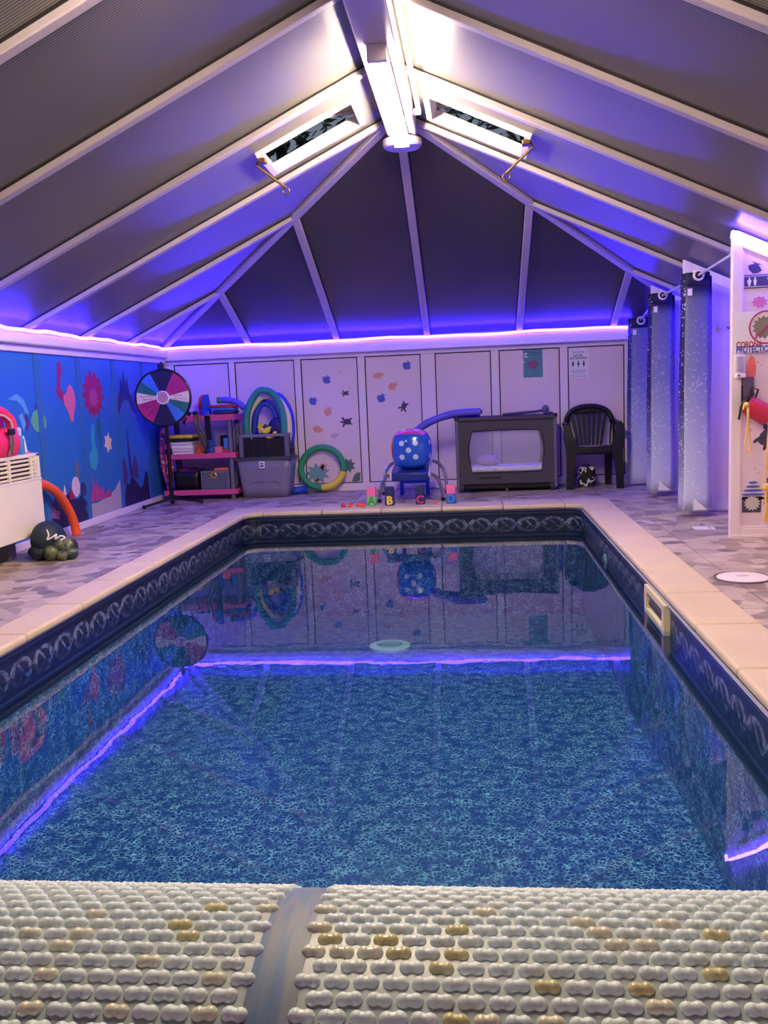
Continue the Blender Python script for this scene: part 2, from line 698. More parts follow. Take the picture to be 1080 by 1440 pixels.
RIDGE_Y = [YA - 1.0365 * j for j in range(0, 9)]
RIDGE_Y = [max(y, YF) for y in RIDGE_Y]
JACK = [YA + (YB - YA) * k / 3 for k in (1, 2)]
for s in (-1, 1):
    for i in range(len(RIDGE_Y) - 1):
        y1, y0 = RIDGE_Y[i], RIDGE_Y[i + 1]
        if y1 - y0 < .05:
            continue
        mb = MB()
        q = lambda t0, t1, a, b: mb.slab([S(s, t0, a, .012), S(s, t1, a, .012), S(s, t1, b, .012), S(s, t0, b, .012)], .02, NRM[s])
        if i == 0:                                   # the bay with the opening vent
            q(0, .70, y0, y1)
            q(.70, .925, y0, 5.80)
            q(.70, .925, 6.30, y1)
            q(.925, 1, y0, y1)
        else:
            q(0, 1, y0, y1)
        part(ceiling, 'roof_panel', mb, ROOF_Y, smooth=0)
    ys = [YA] + JACK + [YB]
    for i in range(3):
        a, b = ys[i], ys[i + 1]
        ta, tb = 1 - (a - YA) / (YB - YA), 1 - (b - YA) / (YB - YA)
        pts = [S(s, 0, a, .012), S(s, ta, a, .012)] + ([S(s, tb, b, .012)] if tb > .01 else []) + [S(s, 0, b, .012)]
        part(ceiling, 'roof_panel', MB().slab(pts, .02, NRM[s]), ROOF_Y, smooth=0)
    for y in RIDGE_Y + JACK:
        t1 = 1.0 if y <= YA else 1 - (y - YA) / (YB - YA)
        r = part(ceiling, 'rafter', MB().bar(S(s, 0, y, .012), S(s, t1, y, .012), .06, .04, NRM[s]), RAFTW, bevel=.006)
        part(r, 'gasket', MB().bar(S(s, 0, y, .011), S(s, t1, y, .011), .082, .007, NRM[s]), GASKET, smooth=0)
    hn = (NRM[s] + NH).normalized()
    part(ceiling, 'hip_rafter', MB().bar(S(s, 0, YB, .02), S(s, 1, YA, .02), .075, .05, hn), RAFTW, bevel=.008)


def H(x, off=0.0):
    """the hip plane above bar position x on the back wall, at the hip"""
    t = 1 - abs(x - XC) / ((XR - XL) / 2)
    return Vector((x, YB - (YB - YA) * t, ZE + (ZR - ZE) * t)) + NH * off


HX = [XL + (XR - XL) * i / 6 for i in range(7)]
for i in range(6):
    a, b = HX[i], HX[i + 1]
    pts = [Vector((a, YB, ZE)) + NH * .012, Vector((b, YB, ZE)) + NH * .012]
    if i < 5:
        pts.append(H(b, .012))
    if i > 0:
        pts.append(H(a, .012))
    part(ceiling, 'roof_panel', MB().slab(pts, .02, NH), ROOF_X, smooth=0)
for i in range(1, 6):
    g = part(ceiling, 'glazing_bar', MB().bar(Vector((HX[i], YB, ZE)) + NH * .012, H(HX[i], .012), .065, .04, NH), RAFTW, bevel=.006)
    part(g, 'gasket', MB().bar(Vector((HX[i], YB, ZE)) + NH * .011, H(HX[i], .011), .085, .007, NH), GASKET, smooth=0)
part(ceiling, 'ridge_beam', MB().bb(-.535, -.335, YF, YA + .02, ZR - .17, ZR - .015), RAFTW, bevel=.012)
part(ceiling, 'ridge_boss', MB().lathe([(.12, 0), (.135, .015), (.135, .05), (.09, .065)], 24, (XC + .02, YA, ZR - .235)), RAFTW)

# ---- roof vents: deep reveal, raised sash, brass stay
for n, s in ((1, -1), (2, 1)):
    w = struct('window_%d' % n, 'open roof vent with white frame in the %s roof slope' % ('left', 'right')[s > 0])
    t0, t1, y0, y1 = .70, .925, 5.80, 6.30
    fr = MB()
    for (ta, tb, ya, yb) in ((t0, t1, y0, y0 + .016), (t0, t1, y1 - .022, y1), (t0, t0 + .012, y0 + .016, y1 - .022), (t1 - .012, t1, y0 + .016, y1 - .022)):
        lo = [S(s, ta, ya, -.02), S(s, tb, ya, -.02), S(s, tb, yb, -.02), S(s, ta, yb, -.02)]
        hi = [S(s, ta, ya, .055), S(s, tb, ya, .055), S(s, tb, yb, .055), S(s, ta, yb, .055)]
        fr.hexa(lo + hi)
    part(w, 'window_frame', fr, WHITE, smooth=0)
    # sash hinged at the ridge side and raised outwards
    hinge = S(s, t1, 0, .055)
    down = (S(s, t0, 0) - S(s, t1, 0))
    ln = down.length
    d = down.normalized()
    ang = math.radians(21)
    dv = (d * math.cos(ang) + NRM[s] * math.sin(ang)).normalized()
    nn = (NRM[s] * math.cos(ang) - d * math.sin(ang)).normalized()
    Y = Vector((0, 1, 0))
    P = lambda a, y, o: Vector((hinge.x, 0, hinge.z)) + dv * (a * ln) + Y * y + nn * o
    sash = MB()
    for (a0, a1, ya, yb) in ((0, 1, y0, y0 + .03), (0, 1, y1 - .03, y1), (0, .05, y0, y1), (.95, 1.0, y0, y1)):
        sash.hexa([P(a0, ya, 0), P(a1, ya, 0), P(a1, yb, 0), P(a0, yb, 0), P(a0, ya, .03), P(a1, ya, .03), P(a1, yb, .03), P(a0, yb, .03)])
    part(w, 'window_sash', sash, WHITE, smooth=0)
    part(w, 'pane', MB().hexa([P(.05, y0 + .03, .01), P(.95, y0 + .03, .01), P(.95, y1 - .03, .01), P(.05, y1 - .03, .01),
                               P(.05, y0 + .03, .022), P(.95, y0 + .03, .022), P(.95, y1 - .03, .022), P(.05, y1 - .03, .022)]), ROOF_Y, smooth=0)
    yh = 5.86
    a = S(s, t0 + .03, yh, .05)
    b = S(s, t0 - .01, yh, -.04)
    c = S(s, t0 + .02, yh + .1, -.22)
    ty = part(w, 'stay_rod', MB().tube([P(.94, yh, 0), a, b, c], .009, 8), BRASS)
    part(ty, 'stay_ring', MB().tube([c + Vector((.022 * math.cos(q * PI / 6), 0, -.022 + .022 * math.sin(q * PI / 6))) for q in range(12)], .005, 6, closed=True), BRASS)
    part(ty, 'stay_bracket', MB().box(S(s, t0 + .005, yh, -.035), (.05, .06, .03)), BRASS, bevel=.004)

# ---- walls
wb = struct('wall_back', 'white panelled back wall under the hipped roof end')
part(wb, 'wall_sheet', MB().bb(XL - .1, XR + .1, YB + .03, YB + .1, -.05, ZE), WPANEL, smooth=0)
part(wb, 'eaves_beam', MB().bb(XL, XR, YB - .075, YB + .03, 1.47, ZE - .03), WHITE, bevel=.01)
part(wb, 'head_rail', MB().bb(XL, XR, YB - .005, YB + .03, 1.428, 1.47), WHITE, bevel=.006)
part(wb, 'sill_rail', MB().bb(XL, XR, YB - .012, YB + .03, 0.0, .084), WHITE, bevel=.008)
PAN = [(-3.215, -2.608), (-2.545, -1.892), (-1.823, -1.21), (-1.134, -.538), (-.389, .198), (.279, .908), (.988, 1.564), (1.64, 2.34)]
edges = [XL] + [v for p in PAN for v in p] + [XR]
for i in range(0, len(edges), 2):
    part(wb, 'wall_post', MB().bb(edges[i], edges[i + 1], YB - .002, YB + .03, .084, 1.428), WHITE, bevel=.005)
PANEL = []
for a, b in PAN:
    p = part(wb, 'wall_panel', MB().bb(a + .009, b - .009, YB + .012, YB + .03, .093, 1.419), WPANEL, smooth=0)
    g = MB()
    for (x0, x1, z0, z1) in ((a, a + .011, .084, 1.428), (b - .011, b, .084, 1.428), (a, b, .084, .094), (a, b, 1.417, 1.428)):
        g.bb(x0, x1, YB + .006, YB + .031, z0, z1)
    part(p, 'gasket', g, GASKET, smooth=0)
    PANEL.append(p)

YP = YB + .012       # face of the back panels


def deco(parent, name, poly, mat, th=.002):
    """flat print on a back-wall panel"""
    return part(parent, name, MB().prism(poly, th, lambda a, b, h: (a, YP - h, b)), mat, smooth=0)


def fish_poly(x, z, L, hgt, rot=0.0):
    pts = [(-.5, 0), (-.3, .34), (0, .5), (.22, .3), (.34, .12), (.52, .36), (.46, 0), (.52, -.36), (.34, -.12), (.22, -.3), (0, -.5), (-.3, -.34)]
    c, s = math.cos(rot), math.sin(rot)
    return [(x + (a * L * c - b * hgt * s), z + (a * L * s + b * hgt * c)) for a, b in pts]


def turtle_parts(x, z, r, rot=0.0):
    out = [ell(x, z, r * .5, r * .38, 12, rot)]
    for a, l_, w_ in ((.7, .62, .14), (-.7, .62, .14), (2.5, .5, .11), (-2.5, .5, .11), (0, .62, .13)):
        q = a + rot
        out.append(ell(x + r * l_ * math.cos(q), z + r * l_ * math.sin(q), r * .3, r * w_, 8, q + .35 * (1 if a > 0 else -1)))
    return out


def burst_poly(x, z, r, n=7, k=.4, sx=1.0):
    return [(x + sx * (r if i % 2 == 0 else r * k) * math.cos(PI * i / n + .3), z + (r if i % 2 == 0 else r * k) * math.sin(PI * i / n + .3)) for i in range(2 * n)]


PRB = pm('blue_decal', (74, 96, 190), .5, var=.3, vs=60)
PRK = pm('black_decal', (66, 58, 88), .5, var=.5, vs=90)
PRO = pm('orange_decal', (222, 152, 136), .5, var=.25, vs=70)
PRT = pm('teal_decal', (112, 160, 176), .5, var=.3, vs=50)
PRG = pm('green_decal', (74, 116, 112), .5, var=.3, vs=50)
PRP = pm('pale_pink_decal', (214, 172, 196), .5)
PRY = pm('yellow_decal', (226, 196, 90), .5)
for pi, x, z, L, hh, rot, m in ((2, -1.55, 1.2, .09, .10, .9, PRB), (2, -1.708, .98, .09, .1, .6, PRB), (2, -1.552, .86, .1, .09, 1.2, PRO),
                                (2, -1.67, .675, .12, .08, -.3, PRO), (2, -1.495, .6, .1, .06, .3, PRP), (3, -.685, 1.312, .1, .1, .9, PRB),
                                (3, -.992, 1.221, .12, .07, .2, PRO), (3, -.845, 1.103, .11, .08, .5, PRO), (3, -.971, .981, .1, .1, 1.0, PRB)):
    deco(PANEL[pi], 'fish_print', fish_poly(x, z, L, hh, rot), m)
for pi, x, z, r in ((2, -1.35, 1.049, .055), (2, -1.349, .746, .085), (3, -.732, .888, .075)):
    tm = MB()
    for i_, pl_ in enumerate(turtle_parts(x, z, r, 1.2 + pi)):
        tm.prism(pl_, .002 - .0001 * i_, lambda a, b, h: (a, YP - h, b))
    part(PANEL[pi], 'turtle_print', tm, PRK, smooth=0)
for x, z, r in ((-1.40, 1.276, .012), (-1.30, 1.10, .008), (-1.60, 1.04, .008), (-1.45, .66, .008), (-1.72, .40, .008), (-1.6, .36, .009), (-1.5, .33, .01)):
    deco(PANEL[2], 'bubble_print', ell(x, z, r, r, 10), PRP)
deco(PANEL[2], 'coral_print', burst_poly(-1.70, .20, .12, 9, .6, 1.2), PRT)
deco(PANEL[2], 'coral_print', burst_poly(-1.63, .27, .05, 6, .5), PRO)
deco(PANEL[2], 'coral_print', burst_poly(-1.36, .275, .085, 8, .6), PRG)
deco(PANEL[2], 'rock_print', [(-1.33, .10), (-1.30, .17), (-1.26, .20), (-1.23, .19), (-1.235, .11), (-1.27, .098)], PRG)
deco(PANEL[2], 'starfish_print', burst_poly(-1.70, .12, .04, 5, .4), PRY)

wl = struct('wall_left', 'left wall under the eaves, covered by a blue sea mural')
part(wl, 'wall_sheet', MB().bb(XL - .1, XL - .02, YF, YB + .1, -.05, ZE), WPANEL, smooth=0)
part(wl, 'eaves_beam', MB().bb(XL - .02, XL + .075, YF, YB, 1.50, ZE - .03), WHITE, bevel=.01)
part(wl, 'head_rail', MB().bb(XL - .02, XL + .025, YF, YB, 1.445, 1.50), WHITE, bevel=.006)
MY = [9.60, 8.93, 8.17, 7.42, 6.68, 5.95, 5.22, 4.5, 3.77, 3.04, 2.31, 1.58, .85, .12, -.6, -1.6]
MP = {}
for i in range(len(MY) - 1):
    MP[i] = part(wl, 'mural_panel', MB().bb(XL - .02, XL, MY[i + 1] + .003, MY[i] - .003, .06, 1.445), MURAL, smooth=0)
MSTRIP = pm('teal_joint_strip', (42, 106, 172), .45)
for y in MY[1:-1]:
    part(wl, 'joint_strip', MB().bb(XL, XL + .006, y - .04, y + .04, .06, 1.445), MSTRIP, bevel=.002)
bl = struct('baseboard_left', 'white skirting board under the sea mural')
part(bl, 'skirting', MB().bb(XL - .02, XL + .018, YF, YB - .012, 0, .062), WHITE, bevel=.006)


def mp(y):
    for i in range(len(MY) - 1):
        if MY[i + 1] <= y <= MY[i]:
            return MP[i]
    return MP[0]


LIFT = [0]


def mur(name, poly, mat, th=.002):
    """flat print on the mural: poly in (y, z)"""
    cy = sum(p[0] for p in poly) / len(poly)
    return part(mp(cy), name, MB().prism(poly, th, lambda a, b, h: (XL + h, a, b)), mat, smooth=0)


MNAVY = pm('navy_rock_print', (28, 24, 76), .5, var=.15, vs=8)
MSAND = pm('sand_print', (178, 164, 172), .5, var=.1, vs=8)
MROSE = pm('rose_coral_print', (176, 62, 132), .5, var=.2, vs=30)
MBROWN = pm('brown_coral_print', (74, 50, 110), .5, var=.2, vs=12)
MRED = pm('crimson_anemone_print', (160, 26, 84), .5, var=.12, vs=10)
MTEAL = pm('turquoise_kelp_print', (50, 160, 184), .5)
MDTEAL = pm('dark_teal_kelp_print', (18, 104, 124), .5)
MSHELL = pm('pale_shell_print', (218, 190, 206), .5)
MCORAL = pm('pink_coral_print', (222, 104, 140), .5, var=.25, vs=40)
MGREEN = pm('green_fish_print', (96, 172, 140), .5)
MVIOL = pm('violet_fish_print', (84, 50, 150), .5)
MDKBLUE = pm('dark_blue_spire_print', (18, 32, 140), .5, var=.2, vs=12)
MLBLUE = pm('pale_blue_wave_print', (90, 160, 220), .5)
MOLIVE = pm('olive_weed_print', (96, 104, 128), .5)
MCREAM = pm('cream_shell_print', (232, 204, 176), .5)
# sand and rocks along the bottom
mur('sand_print', [(7.43, .062), (7.44, .19), (7.6, .18), (7.8, .205), (8.0, .25), (8.13, .33), (8.14, .062)], MSAND)
mur('rock_print', [(6.70, .062), (6.72, .26), (6.84, .35), (6.95, .29), (7.05, .33), (7.13, .27), (7.22, .26), (7.28, .29), (7.36, .22), (7.4, .20), (7.33, .17), (7.40, .09), (7.39, .062)], MNAVY)
mur('rock_print', [(8.21, .062), (8.24, .2), (8.30, .29), (8.36, .26), (8.42, .33), (8.50, .3), (8.58, .24), (8.64, .2), (8.72, .22), (8.8, .35), (8.86, .34), (8.88, .062)], MNAVY)
mur('rock_print', [(8.08, .062), (8.13, .085), (8.20, .062)], MNAVY)
mur('coral_print', [(7.46, .2), (7.44, .30), (7.5, .27), (7.53, .42), (7.57, .30), (7.62, .37), (7.66, .27), (7.72, .32), (7.78, .23), (7.86, .27), (7.92, .22), (7.9, .2)], MROSE, .003)
mur('coral_print', [(8.22, .26), (8.21, .47), (8.27, .53), (8.31, .45), (8.35, .32)], MBROWN, .003)
mur('coral_print', [(8.42, .33), (8.45, .42), (8.52, .5), (8.56, .53), (8.6, .44), (8.6, .30)], MBROWN, .003)
mur('kelp_print', [(8.40, .34), (8.38, .55), (8.40, .8), (8.43, .55), (8.44, .34)], MDKBLUE, .003)
mur('shell_print', ell(7.19, .365, .075, .085), MSHELL, .004)
mur('shell_print', [(7.06, .27), (7.06, .36), (7.12, .33), (7.16, .28)], MRED, .003)
mur('shell_print', ell(7.33, .33, .055, .06), pm('slate_shell_print', (44, 50, 92), .5), .003)
mur('seaweed_print', [(7.2, .43), (7.2, .55), (7.24, .60), (7.28, .55), (7.27, .44)], MOLIVE)
mur('shell_print', [(6.95, .32), (6.98, .40), (7.01, .32)], MSHELL, .003)
mur('coral_print', [(6.72, .17), (6.74, .27), (6.8, .22), (6.86, .2), (6.84, .14)], pm('mauve_coral_print', (150, 90, 140), .5, var=.3, vs=60), .004)
# plain sea growth and fish above
mur('coral_print', [(7.02, 1.30), (7.04, 1.38), (7.09, 1.40), (7.12, 1.31), (7.07, 1.26), (7.06, 1.18), (7.14, 1.12), (7.1, 1.07), (7.02, 1.10), (6.98, 1.16), (7.02, 1.24)], MRED)
mur('coral_print', [(7.1, 1.12), (7.16, 1.14), (7.22, 1.21), (7.27, 1.2), (7.31, 1.14), (7.32, 1.06), (7.28, .99), (7.24, .90), (7.2, .92), (7.16, 1.0), (7.11, 1.05)], MCORAL, .003)
mur('anemone_print', burst_poly(7.69, 1.13, .215, 13, .74, 1.08), MRED)
mur('anemone_print', burst_poly(7.69, 1.10, .10, 9, .7, 1.0), MROSE, .003)
mur('kelp_print', [(7.60, .87), (7.56, .74), (7.58, .66), (7.50, .6), (7.52, .5), (7.60, .46), (7.68, .53), (7.69, .62), (7.65, .68), (7.64, .76), (7.66, .87)], MTEAL)
mur('kelp_print', [(7.72, .91), (7.70, .82), (7.74, .70), (7.76, .60), (7.79, .74), (7.80, .88), (7.76, .93)], MDTEAL)
mur('shell_print', burst_poly(7.93, .69, .095, 6, .62), MCREAM)
mur('spire_print', [(8.22, .93), (8.24, 1.1), (8.3, 1.16), (8.33, 1.28), (8.37, 1.2), (8.41, 1.36), (8.45, 1.22), (8.5, 1.28), (8.54, 1.14), (8.6, 1.1), (8.66, 1.0), (8.68, .93), (8.58, .96), (8.5, 1.06), (8.4, 1.08), (8.32, 1.04), (8.27, .98)], MDKBLUE)
mur('fish_print', [(6.52, .93), (6.57, 1.0), (6.64, 1.02), (6.72, .99), (6.77, .94), (6.76, .88), (6.70, .85), (6.60, .85), (6.55, .88)], MGREEN)
mur('fish_print', [(6.60, 1.02), (6.61, 1.08), (6.65, 1.03)], MVIOL)
mur('fish_print', [(6.41, .95), (6.46, 1.0), (6.5, .93), (6.46, .86), (6.42, .88)], MVIOL)
mur('fish_print', [(6.64, .845), (6.72, .84), (6.70, .78)], MVIOL)
mur('wave_print', [(6.2, 1.1), (6.34, 1.14), (6.44, 1.10), (6.5, 1.0), (6.46, .96), (6.42, 1.04), (6.34, 1.09)], MLBLUE)
mur('wave_print', [(6.34, .98), (6.40, 1.0), (6.44, .92), (6.4, .86)], MLBLUE, .003)

wr = struct('wall_right', 'white right wall behind the changing cubicles')
part(wr, 'wall_sheet', MB().bb(XR, XR + .1, YF, YB + .1, -.05, ZE), WPANEL, smooth=0)
part(wr, 'eaves_beam', MB().bb(XR - .05, XR, YF, YB, 1.5, ZE - .03), WHITE, bevel=.01)
part(wr, 'skirting', MB().bb(XR - .018, XR, YF, YB - .012, 0, .062), WHITE, bevel=.006)
wf = struct('wall_front', 'plain white wall behind the viewpoint')
part(wf, 'wall_sheet', MB().prism([(XL - .1, -.05), (XR + .1, -.05), (XR + .1, ZE), (XC, ZR + .1), (XL - .1, ZE)], .1, lambda a, b, h: (a, YF - h, b)), WPANEL, smooth=0)

# ---- floor
floor = struct('floor', 'deck of stone chip tiles around the pool')
part(floor, 'screed', MB().bb(XL, PX0 - .02, YF, YB + .03, -.2, -.004).bb(PX1 + .02, XR, YF, YB + .03, -.2, -.004)
     .bb(PX0 - .02, PX1 + .02, PY1 + .02, YB + .03, -.2, -.004).bb(PX0 - .02, PX1 + .02, YF, PY0 - .02, -.2, -.004), GROUT, smooth=0)
CX0, CX1, CY1, CY0 = -2.225, 1.158, 8.10, .95        # outer edge of the coping
G = .0025


def tiles(x0, x1, y0, y1, step=.5, xa=1.32):
    xs = sorted({x0, x1} | {xa + step * k for k in range(-12, 6) if x0 + .02 < xa + step * k < x1 - .02})
    ys = sorted({y0, y1} | {CY1 + .02 + step * k - step * 20 for k in range(0, 40) if y0 + .02 < CY1 + .02 + step * k - step * 20 < y1 - .02})
    for i in range(len(xs) - 1):
        for j in range(len(ys) - 1):
            part(floor, 'tile', MB().bb(xs[i] + G, xs[i + 1] - G, ys[j] + G, ys[j + 1] - G, -.012, 0.0), TILE, smooth=0)


tiles(XL, CX0, .95, YB - .012, .5)
tiles(CX1, XR, .95, YB - .012, .5)
tiles(CX0, CX1, CY1, YB - .012, .5)
tiles(XL, XR, YF, .95, .8)

# ---- pool
pool = thing('swimming_pool', 'rectangular indoor swimming pool with blue patterned liner and peach stone coping', 'pool')
RC = .14


def outline(x0, x1, y0, y1, r, n=5):
    pts = []
    for cx, cy, a in ((x1 - r, y1 - r, 0), (x0 + r, y1 - r, 90), (x0 + r, y0 + r, 180), (x1 - r, y0 + r, 270)):
        for i in range(n + 1):
            t = math.radians(a + 90 * i / n)
            pts.append((cx + r * math.cos(t), cy + r * math.sin(t)))
    return pts


ol = outline(PX0, PX1, PY0, PY1, RC)


def depth_at(y):
    return -.86 - .08 * max(0, min(1, (y - 4.0) / 1.2))


vs, fs, us = [], [], []
acc = 0
side = [(PX0, 5.2), (PX0, 4.0)]
ol2 = ol[:12] + side + ol[12:]
ring = ol2 + [(PX1, 4.0), (PX1, 5.2), ol[0]]
LV = [-.012, -.10, -.285, -.55, None]
for i, (x, y) in enumerate(ring):
    if i:
        acc += math.dist(ring[i - 1], ring[i])
    for z in LV:
        zz = depth_at(y) if z is None else z
        vs.append((x, y, zz))
        us.append((acc, zz))
nl = len(LV)
for i in range(len(ring) - 1):
    for j in range(nl - 1):
        fs.append((i * nl + j, i * nl + j + 1, (i + 1) * nl + j + 1, (i + 1) * nl + j))
n0 = len(vs)
inner = [(x, y) for x, y in ol]
fy = sorted({PY0, PY1, 4.0, 5.2} | {y for _, y in ol})
rows = []
for y in fy:
    xs = [x for x, yy in ol if abs(yy - y) < 1e-6]
    if not xs:
        xs = [PX0, PX1]
    rows.append((min(xs), max(xs), y))
for a, b, y in rows:
    vs += [(a, y, depth_at(y)), (b, y, depth_at(y))]
    us += [(a, -3), (b, -3)]
for i in range(len(rows) - 1):
    fs.append((n0 + 2 * i, n0 + 2 * i + 1, n0 + 2 * i + 3, n0 + 2 * i + 2))
me = bpy.data.meshes.new('liner')
me.from_pydata(vs, [], fs)
uvl = me.uv_layers.new(name='UVMap')
for lp in me.loops:
    uvl.data[lp.index].uv = us[lp.vertex_index]
me.materials.append(LINER)
obj('liner', me, LINER, pool)
part(pool, 'liner_track', MB().tube([(x * 1.0, y, -.018) for x, y in outline(PX0 + .006, PX1 - .006, PY0 + .006, PY1 - .006, RC)], .008, 6, closed=True), pm('pale_track_plastic', (150, 150, 172), .4))

# coping stones
CI0, CI1, CIY1, CIY0 = PX0 + .035, PX1 - .0, PY1 - .05, PY0 + .04
ZC0, ZC1 = -.008, .032


def cope(x0, x1, y0, y1):
    part(pool, 'coping_stone', MB().bb(x0 + .0015, x1 - .0015, y0 + .0015, y1 - .0015, ZC0, ZC1), STONE, bevel=.014, seg=3)


ysr = [PY0 + .3] + [y for y in (1.39, 1.975, 2.56, 3.145, 3.745, 4.329, 4.921, 5.49, 6.075, 6.66, 7.245)] + [CIY1 - RC]
ysr = sorted(set(v for v in ysr if v <= CIY1 - RC))
for i in range(len(ysr) - 1):
    cope(CI1 - .012, CX1, ysr[i], ysr[i + 1])
    cope(CX0, CI0 + .012, ysr[i], ysr[i + 1])
nb = 5
xa, xb = CI0 + RC, CI1 - RC
for i in range(nb):
    cope(xa + (xb - xa) * i / nb, xa + (xb - xa) * (i + 1) / nb, CIY1 - .012, CY1)
    cope(xa + (xb - xa) * i / nb, xa + (xb - xa) * (i + 1) / nb, CY0, CIY0)
for sx in (-1, 1):
    for top in (1, 0):
        if top:
            cy, cyo, sg = CIY1 - RC, CY1, 1
        else:
            cy, cyo, sg = ysr[0], CY0, -1
        xi = (CI0 + RC) if sx < 0 else (CI1 - RC)
        xo = CX0 if sx < 0 else CX1
        yi = CIY1 - RC if top else CIY0 + RC
        poly = [(xi, cyo), (xo, cyo), (xo, cy)]
        if not top:
            poly.append((xi + sx * (RC - .012), cy))
        poly += [(xi + sx * (RC - .012) * math.cos(math.radians(a)), yi + sg * (RC - .012) * math.sin(math.radians(a))) for a in range(0, 91, 15)]
        part(pool, 'coping_stone', MB().prism(poly, ZC1 - ZC0, lambda a, b, h: (a, b, ZC0 + h)), STONE, bevel=.01)

# skimmer mouth, inlet, drain
SKW = pm('aged_ivory_plastic', (214, 198, 168), .4)
sk = MB()
y0, y1, z0, z1 = 4.27, 4.76, -.165, -.02
for (a, b, c, d) in ((y0, y1, z0, z0 + .03), (y0, y1, z1 - .03, z1), (y0, y0 + .05, z0 + .03, z1 - .03), (y1 - .05, y1, z0 + .03, z1 - .03)):
    sk.bb(PX1 - .03, PX1 + .002, a, b, c, d)
skim = part(pool, 'skimmer_frame', sk, SKW, smooth=0)
part(skim, 'skimmer_flap', MB().bb(PX1 - .012, PX1 - .004, y0 + .05, y1 - .05, z0 + .03, z1 - .05), pm('skimmer_flap_plastic', (150, 136, 116), .4), bevel=.003)
part(skim, 'skimmer_weir', MB().bb(PX1 - .02, PX1 - .002, y0 + .07, y1 - .07, z0 + .05, z1 - .07), pm('skimmer_dark_throat', (52, 46, 50), .6), bevel=.002)
RX = Matrix.Rotation(PI / 2, 3, 'Y')
inl = part(pool, 'inlet_ring', MB().lathe([(.055, 0), (.055, .012), (.04, .02), (.02, .012)], 18, (PX1 - .02, 6.314, -.2), RX), pm('pale_inlet_plastic', (176, 184, 200), .4))
part(inl, 'inlet_nozzle', MB().lathe([(.026, -.012), (.026, .004), (.012, .004)], 14, (PX1 - .02, 6.314, -.2), RX), GREYP)
zd = depth_at(6.75)
RING = pm('pale_green_drain_plastic', (196, 226, 214), .4)
dr = part(pool, 'main_drain', MB().lathe([(.16, 0), (.16, .02), (.10, .03), (.10, .012)], 28, (-.70, 6.80, zd)), RING)
part(dr, 'drain_grille', MB().lathe([(.097, 0), (.09, .022), (.03, .028)], 24, (-.70, 6.80, zd)), pm('green_drain_plastic', (120, 176, 176), .4))

water = struct('water', 'still clear pool water reflecting the violet light strip')
obj('water_surface', MB().prism(outline(PX0 + .001, PX1 - .001, PY0 + .001, PY1 - .001, RC), .0, lambda a, b, h: (a, b, ZW + h)) if False else MB().add([(x, y, ZW) for x, y in outline(PX0 + .001, PX1 - .001, PY0 + .001, PY1 - .001, RC)], [tuple(range(24))]), WATER, water, smooth=0)

# ---- changing cubicle partitions
XP = 1.645


def zroof(x):
    return ZE + (ZR - ZE) * (XR - x) / (XR - XC)


PART = {}
for n, y in ((1, 5.993), (2, 7.311), (3, 8.60)):
    w = struct('wall_partition_%d' % n, ('nearest', 'middle', 'farthest')[n - 1] + ' white changing cubicle partition with sloping top')
    dz = .012 if n < 3 else .06
    T = lambda x: zroof(x) - dz
    th = .05
    fr = MB()
    pl = lambda poly, ya, yb: fr.prism(poly, yb - ya, lambda a, b, h: (a, ya + h, b))
    pl([(XP, 0), (XP + .062, 0), (XP + .062, T(XP + .062)), (XP, T(XP))], y, y + th)
    pl([(XR - .07, 0), (XR, 0), (XR, T(XR)), (XR - .07, T(XR - .07))], y, y + th)
    pl([(XP + .062, 0), (XR - .07, 0), (XR - .07, .062), (XP + .062, .062)], y, y + th)
    pl([(XP + .062, T(XP + .062) - .085), (XR - .07, T(XR - .07) - .085), (XR - .07, T(XR - .07)), (XP + .062, T(XP + .062))], y, y + th)
    part(w, 'partition_frame', fr, WHITE, bevel=.004)
    p = part(w, 'wall_panel', MB().prism([(XP + .06, .06), (XR - .07, .06), (XR - .07, T(XR - .07) - .08), (XP + .06, T(XP + .06) - .08)], .02, lambda a, b, h: (a, y + .015 + h, b)), WPANEL, smooth=0)
    part(w, 'panel_bead', MB().bb(XP + .062, XP + .074, y + .008, y + .016, .074, T(XP + .07) - .09).bb(XP + .062, XR - .07, y + .004, y + .016, .062, .076), WHITE, bevel=.003)
    part(w, 'partition_foot', MB().bb(XP, XR, y - .006, y + .0, 0, .02), WHITE, bevel=.003)
    PART[n] = (w, p, y)

# prints on the nearest partition
w1, p1, yw = PART[1]
YQ = yw + .015


def deco1(name, poly, mat, th=.002):
    return part(p1, name, MB().prism(poly, th, lambda a, b, h: (a, YQ - h, b)), mat, smooth=0)


for (x, z, L, hh, rot, m) in ((1.785, 1.715, .07, .09, 1.2, PRK), (2.05, 1.50, .09, .08, .4, PRO), (1.93, .95, .1, .09, .2, PRK), (2.2, 1.1, .1, .08, .7, PRB)):
    deco1('fish_print', fish_poly(x, z, L, hh, rot), m)
deco1('crab_print', burst_poly(1.815, 1.505, .04, 9, .7, 1.3), pm('rose_decal', (214, 120, 176), .5, var=.3, vs=70))
deco1('fish_print', [(1.735, 1.05), (1.745, 1.13), (1.765, 1.18), (1.79, 1.16), (1.80, 1.10), (1.795, 1.04), (1.765, 1.035)], CORAL)
tm = MB()
for i_, pl_ in enumerate(turtle_parts(1.865, .65, .11, .9)):
    tm.prism(pl_, .002 - .0001 * i_, lambda a, b, h: (a, YQ - h, b))
part(p1, 'turtle_print', tm, PRK, smooth=0)
for k in range(5):
    deco1('coral_print', ell(1.79, .36 - .026 * k, .03 + .016 * k, .009, 14), PRB)
deco1('rock_print', [(1.722, .165), (1.84, .165), (1.845, .27), (1.722, .27)], PRK)
